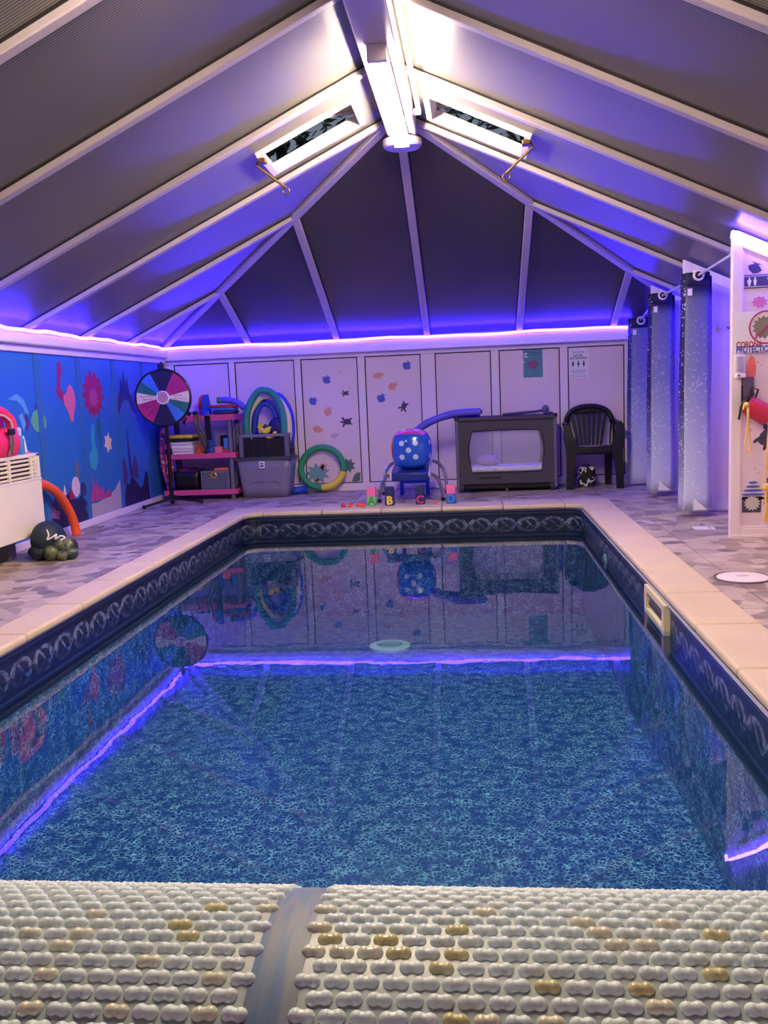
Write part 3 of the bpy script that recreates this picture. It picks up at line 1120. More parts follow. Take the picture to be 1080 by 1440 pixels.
deco1('anemone_print', burst_poly(1.785, .225, .052, 14, .72, 1.05), pm('grey_anemone_decal', (196, 190, 196), .5), .003)
deco1('starfish_print', burst_poly(1.88, .25, .05, 5, .45), PRO)
deco1('coral_print', burst_poly(1.9, .36, .05, 6, .5), PRB)
for x, z, r in ((1.80, 1.35, .009), (1.87, 1.62, .008), (1.81, 1.13, .008), (1.83, 1.11, .007), (1.77, .70, .009), (1.75, .73, .007), (1.80, .45, .008), (1.82, .42, .008)):
    deco1('bubble_print', ell(x, z, r, r, 10), PRP)

# ---- trees outside the open vents
LEAF = pm('dark_green_leaves', (40, 62, 34), .6, var=.3, vs=4)
BARK = pm('brown_bark', (66, 50, 38), .8, bump=.5, bs=20)
for n, (cx, cy, cz) in enumerate(((-2.0, 11.3, 3.9), (.7, 11.3, 3.9))):
    t = thing('tree', ('leafy tree outside seen through the left roof vent', 'leafy tree outside seen through the right roof vent')[n], 'tree', (cx, cy, -1.3))
    part(t, 'trunk', MB().tube(smooth_path([(0, 0, -.1), (.1, .1, 1.6), (0, -.5, 3.4), (0, -1.3, 5.2)]), [.18 - .007 * i for i in range(19)], 8), BARK)
    rnd = random.Random(n + 3)
    mb = MB()
    for k in range(1500):
        while True:
            p = Vector((rnd.uniform(-1, 1), rnd.uniform(-1, 1), rnd.uniform(-1, 1)))
            if p.length < 1:
                break
        p = Vector((p.x * 1.35, -1.7 + p.y * 1.9, cz + 1.6 + p.z * 1.1))
        a = Vector((rnd.uniform(-1, 1), rnd.uniform(-1, 1), rnd.uniform(-.6, .6))).normalized()
        b = a.orthogonal().normalized()
        s_ = rnd.uniform(.05, .1)
        mb.add([p - a * s_, p + b * s_ * .45, p + a * s_, p - b * s_ * .45], [(0, 1, 2, 3)])
    cr = part(t, 'crown', mb, LEAF, smooth=0)
    cr['kind'] = 'stuff'
ground = struct('ground', 'dark ground outside the building')
obj('ground_surface', MB().bb(-14, 14, -10, 22, -1.5, -1.3), pm('dark_lawn', (40, 50, 34), .9), ground, smooth=0)

# ================================================================== LIGHTS OF THE PLACE
WARM = (1.0, .80, .58)
LEDC = (.034, .012, 1.0)
LAMPM = emit('warm_lamp_diffuser', WARM, LAMP_POWER)
LEDM = emit('violet_led', LEDC, LED_POWER)
LEDW = emit('cool_white_led', (.13, .07, 1.0), LED_POWER * 1.5)


def batten(y0, y1, label):
    t = thing('batten_light', label, 'light', (-.435, (y0 + y1) / 2, ZR - .17))
    h = (y1 - y0) / 2
    part(t, 'housing', MB().bb(-.05, .05, -h, h, -.03, 0), WHITE, bevel=.004)
    sec = [(-.048, -.03), (-.045, -.065), (-.02, -.082), (.02, -.082), (.045, -.065), (.048, -.03)]
    part(t, 'diffuser', MB().prism(sec, 2 * h - .04, lambda a, b, q: (a, -h + .02 + q, b)), LAMPM)
    for s in (-1, 1):
        part(t, 'end_cap', MB().bb(-.052, .052, s * h - .02, s * h + .02, -.085, 0), WHITE, bevel=.006)
    return t


batten(4.80, 6.44, 'bright warm batten light under the ridge beam at the hip end')
batten(1.85, 3.5, 'warm batten light under the ridge beam above the pool cover')
tl = thing('tube_light', 'thin glowing tube light along the right side of the ridge beam', 'light', (-.295, 5.2, ZR - .13))
part(tl, 'tube', MB().tube([(0, -.87, 0), (0, .87, 0)], .014, 8), emit('warm_tube', WARM, LAMP_POWER * .12))
for y in (-.88, .88):
    part(tl, 'tube_holder', MB().box((-.01, y, 0), (.05, .03, .035)), WHITE, bevel=.004)


def led(name, label, path, r, mat):
    o = obj(name, MB().tube(path, r, 6), mat)
    tag(o, label, 'light strip')
    return o


wob = lambda v, k: .006 * math.sin(v * 2.1 + k) + .004 * math.sin(v * 5.3 + k)
led('led_strip', 'glowing violet light strip along the back eaves beam', [(XL + .06 + (XR - XL - .12) * i / 30, YB - .092, ZE - .016 + wob(i * .3, 0)) for i in range(31)], .0145, LEDM)
led('led_strip', 'glowing violet light strip along the eaves above the sea mural', [(XL + .092, 4.7 + (YB - 4.86) * i / 40, ZE - .014 + wob(i * .35, 1)) for i in range(41)], .0145, LEDM)
led('led_strip', 'violet light strip along the right eaves behind the changing cubicles', [(XR - .092, 6.1 + (YB - 6.26) * i / 30, ZE - .012) for i in range(31)], .0145, LEDM)
led('led_strip', 'bright white and violet light strip on the sloping top of the nearest cubicle partition',
    [(XP - .01, 5.965, zroof(XP) - .07), (XP - .008, 5.962, zroof(XP) - .035)] + [(XP + .02 + .70 * i / 8, 5.962, zroof(XP + .02 + .70 * i / 8) - .03) for i in range(9)], .012, LEDW)

# ================================================================== OBJECTS
# ---- solar cover on its roller, nearest the viewer
AX, AZ, RR = .729, .33, .24
cov = thing('pool_cover_roller', 'rolled silvery bubble pool cover on a roller across the near end of the pool', 'pool cover', (-.58, AX, 0))
COVER = pm('silvery_cover_film', (168, 180, 184), .4, var=.08, vs=9)
BUB = pm('silvery_bubble', (230, 244, 248), .42, var=.04, vs=40)
BUBY = pm('yellowed_bubble', (216, 210, 160), .3, var=.12, vs=60)
BUBC = pm('cream_bubble', (232, 232, 210), .28, var=.08, vs=60)
cxo = .58
SEAM0, SEAM1 = -.191, -.160            # smooth weld between two widths, world x


def curl(x, th, r):
    return Vector((x, -r * math.cos(th), AZ + r * math.sin(th)))


rollm = MB()
sp = [(RR - .003, -1.62), (RR - .003, 1.62)]
rollm.lathe(sp, 64, (0, 0, AZ), Matrix.Rotation(PI / 2, 3, 'Y'))
part(cov, 'cover_roll', rollm, COVER)
SEAMM = NT('weld_band_film')
SEAMM.l(SEAMM.ramp(SEAMM.noise(3.0, SEAMM.coord('Object', (18, 1.5, 1.5)), 2), [(.34, lin((84, 126, 162))), (.5, lin((124, 132, 146))), (.66, lin((72, 106, 156)))]), SEAMM.b.inputs['Base Color'])
SEAMM.b.inputs['Roughness'].default_value = .55
part(cov, 'weld_band', MB().grid(lambda u, v: curl(SEAM0 - .006 + (SEAM1 - SEAM0 + .012) * u + cxo, math.radians(20 + 160 * v), RR - .0025 + .001 * math.sin(u * PI)), 4, 40), SEAMM.m)
part(cov, 'axle', MB().tube([(-1.9, 0, AZ), (1.9, 0, AZ)], .035, 14), CHROME)
for s in (-1, 1):
    st = part(cov, 'roller_stand', MB().tube([(s * 1.84, -.22, .02), (s * 1.84, 0, AZ), (s * 1.84, .18, .02)], .022, 10), WHITE)
    part(st, 'stand_foot', MB().bb(s * 1.84 - .05, s * 1.84 + .05, -.28, .21, 0, .03), WHITE, bevel=.008)
    part(cov, 'hand_wheel', MB().tube([(s * 1.905, .17 * math.cos(q * PI / 10), AZ + .17 * math.sin(q * PI / 10)) for q in range(20)], .012, 8, closed=True), GREYP)


def peanut(nseg, nring):
    """twin-lobed bubble lying along x, base at z=0"""
    mb = MB()
    for s in (-1, 1):
        vs, fs = [], []
        for i in range(nring):
            t = (PI / 2) * i / nring
            for k in range(nseg):
                a = 2 * PI * k / nseg
                vs.append((s * .0048 + .0064 * math.cos(t) * math.cos(a), .0065 * math.cos(t) * math.sin(a), .0060 * math.sin(t)))
        vs.append((s * .0048, 0, .0060))
        for i in range(nring - 1):
            for k in range(nseg):
                k2 = (k + 1) % nseg
                fs.append((i * nseg + k, i * nseg + k2, (i + 1) * nseg + k2, (i + 1) * nseg + k))
        for k in range(nseg):
            fs.append(((nring - 1) * nseg + k, (nring - 1) * nseg + (k + 1) % nseg, nring * nseg))
        mb.add(vs, fs)
    nk = 6
    vs = [(x, .0052 * math.cos(PI * k / nk), .0054 * math.sin(PI * k / nk)) for x in (-.004, .004) for k in range(nk + 1)]
    mb.add(vs, [(k, k + 1, nk + 2 + k, nk + 1 + k) for k in range(nk)])
    return mb


PX, PT = .0243, .0157
hi = peanut(12, 4)
me_hi = {m: hi.mesh('bubble', {'a': BUB, 'b': BUBC, 'c': BUBY}[m], 60) for m in 'abc'}
lo = peanut(7, 2)
stuff = MB()
rnd = random.Random(11)
cand = []
nrow = int(RR * 3.9 / PT)
for r in range(nrow):
    th = math.radians(8) + r * PT / RR
    for c in range(-62, 76):
        off = PX * .5 * (r % 2)
        x = SEAM0 - .0115 + (c + 1) * PX - off if c < 0 else SEAM1 + .0115 + c * PX + off
        if not (-.58 - 1.6 < x < -.58 + 1.6):
            continue
        cand.append((x, th))
# those that show largest are parts of their own
vis = [c for c in cand if math.radians(63) < c[1] < math.radians(111) and -.52 < c[0] < .30]
vis.sort(key=lambda c: (c[1] - 1.15) ** 2 * 2.0 + (c[0] + .09) ** 2 * 1.2)
single = set(vis[:300])
for (x, th) in cand:
    n = Vector((0, -math.cos(th), math.sin(th)))
    tdir = Vector((0, math.sin(th), math.cos(th)))
    M = Matrix(((1, 0, 0), (0, tdir.y, n.y), (0, tdir.z, n.z)))
    pos = curl(x + cxo, th, RR - .004)
    jit = Matrix.Rotation(rnd.uniform(-.1, .1), 3, 'Z')
    sc = rnd.uniform(.95, 1.05)
    if (x, th) in single:
        q = rnd.random()
        o = bpy.data.objects.new('bubble', me_hi['c' if q < .055 else 'b' if q < .15 else 'a'])
        COL.objects.link(o)
        o.parent = cov
        o.matrix_local = Matrix.Translation(pos) @ (M @ jit * sc).to_4x4()
    else:
        stuff.add([pos + M @ Vector(v) for v in lo.v], lo.f)
o = part(cov, 'bubble_field', stuff, BUB, smooth=60)
o['kind'] = 'stuff'

# ---- heater on the left wall
ht = thing('heater_unit', 'white poolside heater unit with louvred grille at the left wall', 'heater', (XL + .02, 5.2, .15))
HW, HD, HH = .87, .25, .57
part(ht, 'casing', MB().bb(0, HD - .02, -HW, HW, 0, HH).bb(HD - .02, HD, -HW, HW, 0, .40).bb(HD - .02, HD, HW - .05, HW, .40, HH).bb(HD - .02, HD, -HW, -HW + .05, .40, HH).bb(HD - .02, HD, -HW, HW, HH - .025, HH), CREAMW, bevel=.006)
part(ht, 'grille_recess', MB().bb(HD - .024, HD - .018, -HW + .05, HW - .05, .40, HH - .025), pm('dark_grille_recess', (40, 26, 30), .8), smooth=0)
R20 = Matrix.Rotation(math.radians(24), 3, 'Y')
for k in range(5):
    part(ht, 'slat', MB().box((HD - .006, 0, .414 + .0285 * k), (.022, 2 * HW - .1, .006), R20), CREAMW, smooth=0)
for k in range(6):
    part(ht, 'grille_mullion', MB().bb(HD - .016, HD + .004, -HW + .1 + .3 * k, -HW + .125 + .3 * k, .40, HH - .025), CREAMW, bevel=.003)
part(ht, 'grille_mullion', MB().bb(HD - .016, HD + .002, HW - .085, HW - .07, .40, HH - .025), CREAMW, bevel=.003)
part(ht, 'panel_seam', MB().bb(HD - .001, HD + .004, -HW, HW, .385, .395), CREAMW, bevel=.002)
part(ht, 'base_plinth', MB().bb(.02, .12, -HW + .1, -HW + .2, -.15, 0).bb(.02, .12, HW - .3, HW - .2, -.15, 0), GREYP, bevel=.004)

# ---- life vests on the heater
def vest(name, label, loc, m, rz, w, h):
    t = thing(name, label, 'life vest', loc, rz)
    for s in (-1, 1):
        part(t, 'front_panel', MB().grid(lambda u, v: (.03 + .035 * math.sin(PI * min(1, max(0, v))) , s * (.008 + (w / 2 - .008) * u), v * h * (.62 if u < .4 else .62)), 6, 8), m, solid=.03)
    part(t, 'collar', MB().tube(smooth_path([(.03, -w * .42, h * .45), (.03, -w * .47, h * .78), (.0, -w * .28, h * 1.0), (-.01, 0, h * 1.03), (0, w * .28, h * 1.0), (.03, w * .47, h * .78), (.03, w * .42, h * .45)]), .034, 12), m)
    part(t, 'collar_trim', MB().tube(smooth_path([(.055, -w * .33, h * .5), (.05, -w * .34, h * .76), (.03, -w * .2, h * .91), (.02, 0, h * .94), (.03, w * .2, h * .91), (.05, w * .34, h * .76), (.055, w * .33, h * .5)]), .008, 8), pm('grey_vest_trim', (196, 176, 186), .6))
    part(t, 'back_panel', MB().grid(lambda u, v: (-.04, (u - .5) * w, v * h * .9), 4, 6), m, solid=.03)
    for s in (-1, 1):
        part(t, 'strap', MB().tube(smooth_path([(.09, s * .012, h * .56), (.095, s * .02, h * .35), (.085, s * .014, h * .15), (.075, s * .03, .01)]), .008, 6), pm('grey_webbing', (120, 104, 112), .7))
    part(t, 'buckle', MB().box((.095, 0, h * .56), (.022, .07, .04)), BLACKP, bevel=.005)
    return t


vest('life_vest', 'pink child life vest with grey straps standing on the heater', (-3.10, 5.63, .722), pm('hot_pink_nylon', (236, 44, 110), .5, bump=.2, bs=60), 0, .27, .29)
vest('life_vest', 'red child life vest lying on the heater at the photo edge', (-3.18, 5.25, .722), pm('red_nylon', (214, 30, 70), .5, bump=.2, bs=60), .1, .27, .27)
bt = thing('bottle', 'small blue bottle with pale cap on the heater beside the pink vest', 'bottle', (-3.10, 5.90, .722))
part(bt, 'bottle_body', MB().lathe([(.03, 0), (.033, .01), (.033, .1), (.02, .12), (.014, .13)], 16), SKY)
part(bt, 'cap', MB().lathe([(.018, .128), (.018, .15), (.022, .16), (.018, .178), (.006, .185)], 14), SPOTW)
fn = thing('fin_toy', 'small white pointed fin toy on the end of the heater', 'toy', (-3.12, 6.0, .722))
part(fn, 'blade', MB().prism([(-.045, 0), (-.03, .05), (-.012, .10), (.0, .125), (.015, .09), (.03, .03), (.045, 0)], .012, lambda a, b, h: (h - .006, a, b)), WHITEF, bevel=.004)
part(fn, 'fin_base', MB().bb(-.02, .02, -.05, .05, 0, .008), CORAL, bevel=.003)

# ---- orange noodle and net bag by the heater
on = thing('pool_noodle', 'orange foam noodle curving from behind the heater to the floor', 'pool noodle', (XL, 6.6, 0))
part(on, 'foam_tube', MB().tube(smooth_path([(.085, -.4, .485), (.085, -.17, .465), (.085, .04, .385), (.09, .19, .26), (.10, .275, .12), (.11, .29, .004)]), .036, 14), ORANGE)
bag = thing('ball_bag', 'dark net bag of balls with white cord on the floor by the heater', 'bag', (-2.875, 5.82, 0))
part(bag, 'net_bag', MB().ball((-.065, .05, .13), (.108, .15, .13), 20, 14, .05, 3).ball((-.09, .0, .06), (.085, .12, .06), 14, 8, .05, 5), DARKNET)
for k, (x, y, z, r) in enumerate(((.075, .03, .075, .075), (.0, -.06, .055, .055), (.13, -.02, .042, .042), (.085, -.075, .036, .036), (.03, .0, .09, .06))):
    part(bag, 'ball', MB().ball((x, y, z), r, 16, 10), BALLG)
part(bag, 'cord', MB().tube(smooth_path([(-.01, -.07, .215), (.005, -.08, .18), (-.005, -.085, .15), (.03, -.075, .165), (.05, -.06, .18), (.045, -.07, .15), (.075, -.055, .168), (.10, -.045, .155), (.075, -.06, .14)]), .0055, 6), WHITEF)

# ---- prize wheel and umbrella in the corner
wx, wy, wz = -3.012, 8.66, 1.08
wt = thing('prize_wheel', 'round multicoloured prize wheel on a black tripod stand in the corner', 'wheel', (wx, wy, 0), .06)
RWH = .262
for k in range(14):
    a0, a1 = math.radians(360 * (k - .5) / 14), math.radians(360 * (k + .5) / 14)
    poly = [(.05 * math.cos(a0), .05 * math.sin(a0))] + [(RWH * math.cos(a0 + (a1 - a0) * i / 4), RWH * math.sin(a0 + (a1 - a0) * i / 4)) for i in range(5)] + [(.05 * math.cos(a1), .05 * math.sin(a1))]
    colr = {0: CREAM, 1: MAGENTA, 2: MAGENTA, 3: NAVY, 4: NAVY, 5: SKY, 6: GREENP, 7: CREAM, 8: MAGENTA, 9: MAGENTA, 10: NAVY, 11: NAVY, 12: SKY, 13: GREENP}[k]
    sl = part(wt, 'wheel_slice', MB().prism(poly, .008, lambda a, b, h: (a, -.055 - h, wz + b)), colr, smooth=0)
    ac = (a0 + a1) / 2
    lines = MB()
    for q, oo in ((0, -.016), (1, .014)):
        pts = []
        for i in range(9):
            rr = .10 + (.125 - .03 * q) * i / 8
            jo = oo + .007 * math.sin(i * 2.3 + k)
            pts.append((rr * math.cos(ac) - jo * math.sin(ac), -.0645, wz + rr * math.sin(ac) + jo * math.cos(ac)))
        lines.tube(pts, .0022, 4)
    part(sl, 'scribble', lines, INK, smooth=0)
part(wt, 'wheel_rim', MB().tube([(.268 * math.cos(q * PI / 24), -.052, wz + .268 * math.sin(q * PI / 24)) for q in range(48)], .014, 8, closed=True), BLACKP)
MX = Matrix.Rotation(PI / 2, 3, 'X')
part(wt, 'wheel_back', MB().lathe([(.265, 0), (.265, .012)], 40, (0, -.045, wz), MX), BLACKP)
hb = part(wt, 'hub', MB().lathe([(.066, 0), (.066, .02), (.058, .026)], 28, (0, -.052, wz), MX), WHITEF)
spr = []
for i in range(70):
    a = i * .31
    rr = .004 + .05 * i / 69
    spr.append((rr * math.cos(a), -.0785, wz + rr * math.sin(a)))
part(hb, 'spiral', MB().tube(spr, .0045, 5), MAGENTA)
part(wt, 'pointer', MB().prism([(-.025, .27), (.025, .27), (.03, .33), (.012, .345), (-.015, .325), (-.03, .335)], .02, lambda a, b, h: (a, -.07 - h, wz + b)), BLACKP, bevel=.003)
part(wt, 'pole', MB().tube([(0, 0, .09), (0, 0, .55)], .02, 12).tube([(0, 0, .5), (0, 0, wz + .12)], .014, 12), BLACKM)
part(wt, 'pole_clamp', MB().lathe([(.03, 0), (.034, .015), (.034, .05), (.026, .06)], 14, (0, 0, .52)), BLACKP)
for a, ln_ in ((-149, .28), (38, .31), (105, .25)):
    ca, sa = math.cos(math.radians(a)), math.sin(math.radians(a))
    lg = part(wt, 'leg', MB().tube([(0, 0, .12), (ca * .07, sa * .07, .07), (ca * ln_, sa * ln_, .022)], .013, 8), BLACKM)
    part(lg, 'rubber_foot', MB().ball((ca * ln_, sa * ln_, .02), (.024, .024, .02), 10, 8), BLACKP)
um = thing('umbrella', 'folded purple and yellow patterned umbrella leaning in the corner behind the prize wheel', 'umbrella', (-3.19, 9.15, .02), rot=(.0, -.05, 0))
part(um, 'canopy', MB().grid(lambda u, v: ((.012 + .05 * math.sin(PI * min(1, v * .9 + .08)) * (1 + .18 * math.sin(u * 16 * PI))) * math.cos(2 * PI * u), (.012 + .05 * math.sin(PI * min(1, v * .9 + .08)) * (1 + .18 * math.sin(u * 16 * PI))) * math.sin(2 * PI * u), .10 + .72 * v), 32, 12, True), UMBR)
part(um, 'shaft', MB().tube([(0, 0, 0), (0, 0, .92)], .008, 8), BLACKM)
part(um, 'umbrella_handle', MB().tube([(0, 0, .9), (0, 0, 1.0), (.02, 0, 1.03), (.05, 0, 1.03), (.065, 0, 1.0)], .012, 8), BLACKP)

# ---- shelf unit
SHX, SHY = -2.86, 9.33
sh = thing('shelf_unit', 'low shelf unit with pink shelves and grey posts against the back wall', 'shelf', (SHX, SHY, 0))
SW, SD = .385, .19
for z in (.075, .455, .845):
    p = part(sh, 'shelf', MB().bb(-SW, SW, -SD, SD, z, z + .012), PINKP, bevel=.003)
    part(p, 'shelf_lip', MB().bb(-SW - .01, SW + .01, -SD - .01, -SD + .006, z - .02, z + .035).bb(-SW - .01, SW + .01, SD - .006, SD + .01, z - .02, z + .035)
         .bb(-SW - .01, -SW + .006, -SD, SD, z - .02, z + .035).bb(SW - .006, SW + .01, -SD, SD, z - .02, z + .035), PINKP, bevel=.003)
for sx in (-1, 1):
    for sy in (-1, 1):
        part(sh, 'post', MB().tube([(sx * (SW - .05), sy * (SD - .04), 0), (sx * (SW - .05), sy * (SD - .04), .845)], .024, 12), GREYP)


def flipper(label, loc, m, rz, rx=0.0):
    t = thing('swim_fin', label, 'swim fin', loc, rot=(rx, 0, rz))
    part(t, 'blade', MB().prism([(-.05, .06), (-.055, .12), (-.045, .2), (-.01, .235), (.03, .24), (.035, .2), (.045, .12), (.05, .06)], .014, lambda a, b, h: (a, h - .007, b)), m, bevel=.004)
    part(t, 'foot_pocket', MB().grid(lambda u, v: ((.05 - .006 * v) * math.cos(2 * PI * u), (.05 - .03 * v) * math.sin(2 * PI * u), .0 + .085 * v), 16, 4, True), m, solid=.008)
    return t


zt = .858
flipper('blue swim fin standing on the top shelf', (-2.79, 9.30, zt), BLUE, 0)
flipper('red swim fin behind the blue fin on the top shelf', (-2.86, 9.42, zt), RED, .3)


def kick(name, label, cat, loc, size, m, rz=0, group=None, stripe=None):
    t = thing(name, label, cat, loc, rz, group)
    x, y, z = size
    part(t, 'board', MB().bb(-x / 2, x / 2, -y / 2, y / 2, 0, z), m, bevel=min(.01, z * .35))
    part(t, 'grip_rim', MB().bb(-x / 2 + .03, x / 2 - .03, -y / 2 - .003, -y / 2 + .004, z * .3, z * .6), stripe or m, bevel=.001)
    return t


z = zt
for nm, m, st in (('red', RED, PINK), ('navy', NAVYP, BLUE), ('bright blue', SKY, BLUE), ('dark red', pm('dark_red_foam', (150, 30, 60), .55), RED)):
    kick('foam_float', '%s foam float in the pile on the right of the top shelf' % nm, 'float', (-2.595 + (.012 if nm == 'navy' else 0), 9.30, z), (.235 if nm != 'dark red' else .27, .20, .031), m, 0, None, st)
    z += .0315
kick('foam_float', 'small pink foam float in front on the top shelf', 'float', (-2.72, 9.19, zt), (.1, .05, .025), CORAL)
nd = thing('pool_noodle', 'short blue noodle with a green end on the pile on the top shelf', 'pool noodle', (-2.66, 9.32, z + .035))
part(nd, 'foam_tube', MB().tube(smooth_path([(.03, 0, .012), (.12, 0, .006), (.2, .0, -.02), (.27, .0, -.08)]), .034, 12), PURPLE)
part(nd, 'green_end', MB().tube([(-.015, 0, .012), (.03, 0, .012)], .035, 12), GREEN)
gg = thing('goggles', 'black swim goggles with straps hanging over the top shelf', 'goggles', (-2.90, 9.135, zt))
for s in (-1, 1):
    part(gg, 'lens', MB().ball((s * .035, 0, .05), (.03, .02, .024), 12, 8), BLACKP)
part(gg, 'strap', MB().tube(smooth_path([(-.06, 0, .05), (-.1, .01, .03), (-.09, -.012, -.06), (-.075, -.013, -.02), (-.06, -.012, .01)]), .008, 6), BLACKP)
part(gg, 'nose_bridge', MB().tube([(-.012, -.005, .055), (.012, -.005, .055)], .007, 6), BLACKP)
for k, (x0, pts) in enumerate((( -2.86, [(0, 0, .03), (.0, -.02, -.06), (.03, -.02, -.16), (.07, -.015, -.27), (.09, -.01, -.34)]), (-2.82, [(0, 0, .03), (.005, -.022, -.08), (.06, -.03, -.2), (.08, -.022, -.29)]))):
    bs = thing('strap_belt', ('longer', 'shorter')[k] + ' dark strap hanging from the top shelf in front of the kickboards', 'strap', (x0, 9.12, zt))
    part(bs, 'webbing', MB().tube(smooth_path(pts), .012, 8), BLACKP)
    part(bs, 'end_clip', MB().box(Vector(pts[-1]) + Vector((0, 0, -.015)), (.03, .014, .03)), BLACKP, bevel=.003)
db = thing('strap_belt', 'wide black belt hanging over the edge of the top shelf beside the red floats', 'strap', (-2.735, 9.125, zt))
part(db, 'webbing', MB().bb(-.03, .03, -.012, 0, -.2, .02).bb(-.03, .03, -.012, .12, .012, .022), BLACKP, bevel=.003)
part(db, 'end_clip', MB().bb(-.035, .035, -.016, .0, -.23, -.19), BLACKP, bevel=.003)

zm = .468
z = zm
for nm, m in (('lowest white', WHITEF), ('second white', pm('lilac_white_foam', (220, 200, 226), .6)), ('third white', WHITEF), ('fourth white', pm('grey_white_foam', (206, 204, 220), .6)), ('black', pm('black_foam', (26, 24, 34), .6)), ('yellow topmost', YELLOW)):
    kick('kickboard', '%s kickboard in the stack on the left of the middle shelf' % nm, 'kickboard', (-3.06, 9.30, z), (.26, .26, .036), m, 0)
    z += .0365
flipper('blue swim fin on the middle shelf beside the kickboards', (-2.75, 9.25, zm), BLUE, .2, .1)
orr = thing('orange_cone', 'orange foam cone beside the kickboard stack on the middle shelf', 'cone', (-2.87, 9.23, zm))
part(orr, 'cone_body', MB().lathe([(.045, .012), (.03, .08), (.012, .14)], 16), ORANGE)
part(orr, 'cone_base', MB().bb(-.05, .05, -.05, .05, 0, .012), ORANGE, bevel=.004)


def block(name, label, loc, size, m, m2, rz=0):
    t = thing(name, label, 'foam block', loc, rz)
    x, y, z = size
    part(t, 'block_body', MB().bb(-x / 2, x / 2, -y / 2, y / 2, 0, z), m, bevel=.006)
    part(t, 'face_panel', MB().bb(-x / 2 + .008, x / 2 - .008, -y / 2 - .002, -y / 2 + .003, .008, z - .008), m2, bevel=.001)
    return t


block('foam_block', 'dark blue foam block at the back of the middle shelf', (-2.64, 9.42, zm), (.1, .08, .19), NAVYP, NAVY)
block('foam_block', 'pink foam block on the middle shelf', (-2.655, 9.2, zm + .01), (.08, .08, .075), CORAL, PINK)
block('foam_block', 'red foam block on the middle shelf under the sky blue one', (-2.57, 9.22, zm), (.11, .09, .055), RED, RED, .08)
block('foam_block', 'sky blue foam block on top of the red one on the middle shelf', (-2.56, 9.23, zm + .056), (.085, .08, .115), SKY, SKY, -.05)

zl = .088
tb = thing('storage_tub', 'black tub with a purple cloth on the bottom shelf', 'tub', (-3.03, 9.33, zl))
part(tb, 'tub_body', MB().grid(lambda u, v: ((.13 + .02 * v) * math.copysign(abs(math.cos(2 * PI * u)) ** .35, math.cos(2 * PI * u)), (.13 + .015 * v) * math.copysign(abs(math.sin(2 * PI * u)) ** .35, math.sin(2 * PI * u)), .004 + .21 * v), 40, 3, True), BLACKP, solid=.006)
part(tb, 'tub_base', MB().bb(-.125, .125, -.125, .125, 0, .008), BLACKP)
part(tb, 'cloth', MB().grid(lambda u, v: ((u - .5) * .24, (v - .5) * .24, .2 + .045 * math.sin(u * 7) * math.sin(v * 5) * .5 + .04 * math.sin(PI * u) * math.sin(PI * v)), 12, 12), pm('purple_cloth', (90, 30, 100), .8), solid=.006)


def crate(name, label, loc, w, d, h, m, mrim, rows=4, cols=9):
    t = thing(name, label, 'crate', loc)
    part(t, 'crate_base', MB().bb(-w / 2, w / 2, -d / 2, d / 2, 0, .008), m, smooth=0)
    part(t, 'rim', MB().bb(-w / 2 - .008, w / 2 + .008, -d / 2 - .008, -d / 2 + .006, h - .03, h).bb(-w / 2 - .008, w / 2 + .008, d / 2 - .006, d / 2 + .008, h - .03, h)
         .bb(-w / 2 - .008, -w / 2 + .006, -d / 2, d / 2, h - .03, h).bb(w / 2 - .006, w / 2 + .008, -d / 2, d / 2, h - .03, h), mrim, bevel=.003)
    for s in (-1, 1):
        lat = MB()
        for k in range(rows):
            zz = .004 + (h - .03) * k / rows
            lat.bb(-w / 2, w / 2, s * d / 2 - .003, s * d / 2 + .003, zz, zz + .012)
        for k in range(cols + 1):
            xx = -w / 2 + w * k / cols
            lat.bb(xx - .006, xx + .006, s * d / 2 - .003, s * d / 2 + .003, 0, h - .02)
        part(t, 'lattice_side', lat, m, smooth=0)
        lat = MB()
        for k in range(rows):
            zz = .004 + (h - .03) * k / rows
            lat.bb(s * w / 2 - .003, s * w / 2 + .003, -d / 2, d / 2, zz, zz + .012)
        for k in range(6):
            yy = -d / 2 + d * k / 5
            lat.bb(s * w / 2 - .003, s * w / 2 + .003, yy - .006, yy + .006, 0, h - .02)
        part(t, 'lattice_side', lat, m, smooth=0)
    return t


bc = crate('basket_crate', 'grey lattice basket with a gold ring badge on the bottom shelf', (-2.71, 9.30, zl), .29, .26, .215, pm('grey_crate_plastic', (128, 130, 152), .45), GREYP, 5, 12)
part(bc, 'badge_ring', MB().tube([(-.01 + .028 * math.cos(q * PI / 8), -.142, .165 + .028 * math.sin(q * PI / 8)) for q in range(16)], .009, 8, closed=True), pm('gold_ring', (216, 176, 90), .35, metal=.6))
kick('foam_float', 'pink orange foam float lying in the grey lattice basket', 'float', (-2.66, 9.30, zl + .206), (.16, .14, .03), CORAL, .1)

# ---- clear storage box with a crate of noodles on it
bx = thing('storage_box', 'smoky clear plastic storage box with lid on the floor beside the shelf unit', 'box', (-2.19, 9.36, 0))
part(bx, 'box_body', MB().grid(lambda u, v: ((.245 + .045 * v) * math.copysign(abs(math.cos(2 * PI * u)) ** .25, math.cos(2 * PI * u)), (.16 + .025 * v) * math.copysign(abs(math.sin(2 * PI * u)) ** .25, math.sin(2 * PI * u)), .004 + .395 * v), 48, 4, True), TUB, solid=.006)
part(bx, 'box_base', MB().bb(-.24, .24, -.155, .155, 0, .01), TUB, bevel=.004)
part(bx, 'box_lid', MB().bb(-.305, .305, -.20, .20, .395, .415).bb(-.28, .28, -.175, .175, .415, .43), pm('dark_grey_lid', (72, 70, 86), .4), bevel=.006)
lt = part(bx, 'latch', MB().bb(-.04, .02, -.206, -.198, .31, .385), PAPER, bevel=.006)
part(lt, 'latch_slot', MB().bb(-.028, .008, -.209, -.203, .325, .37), GREYP, bevel=.003)
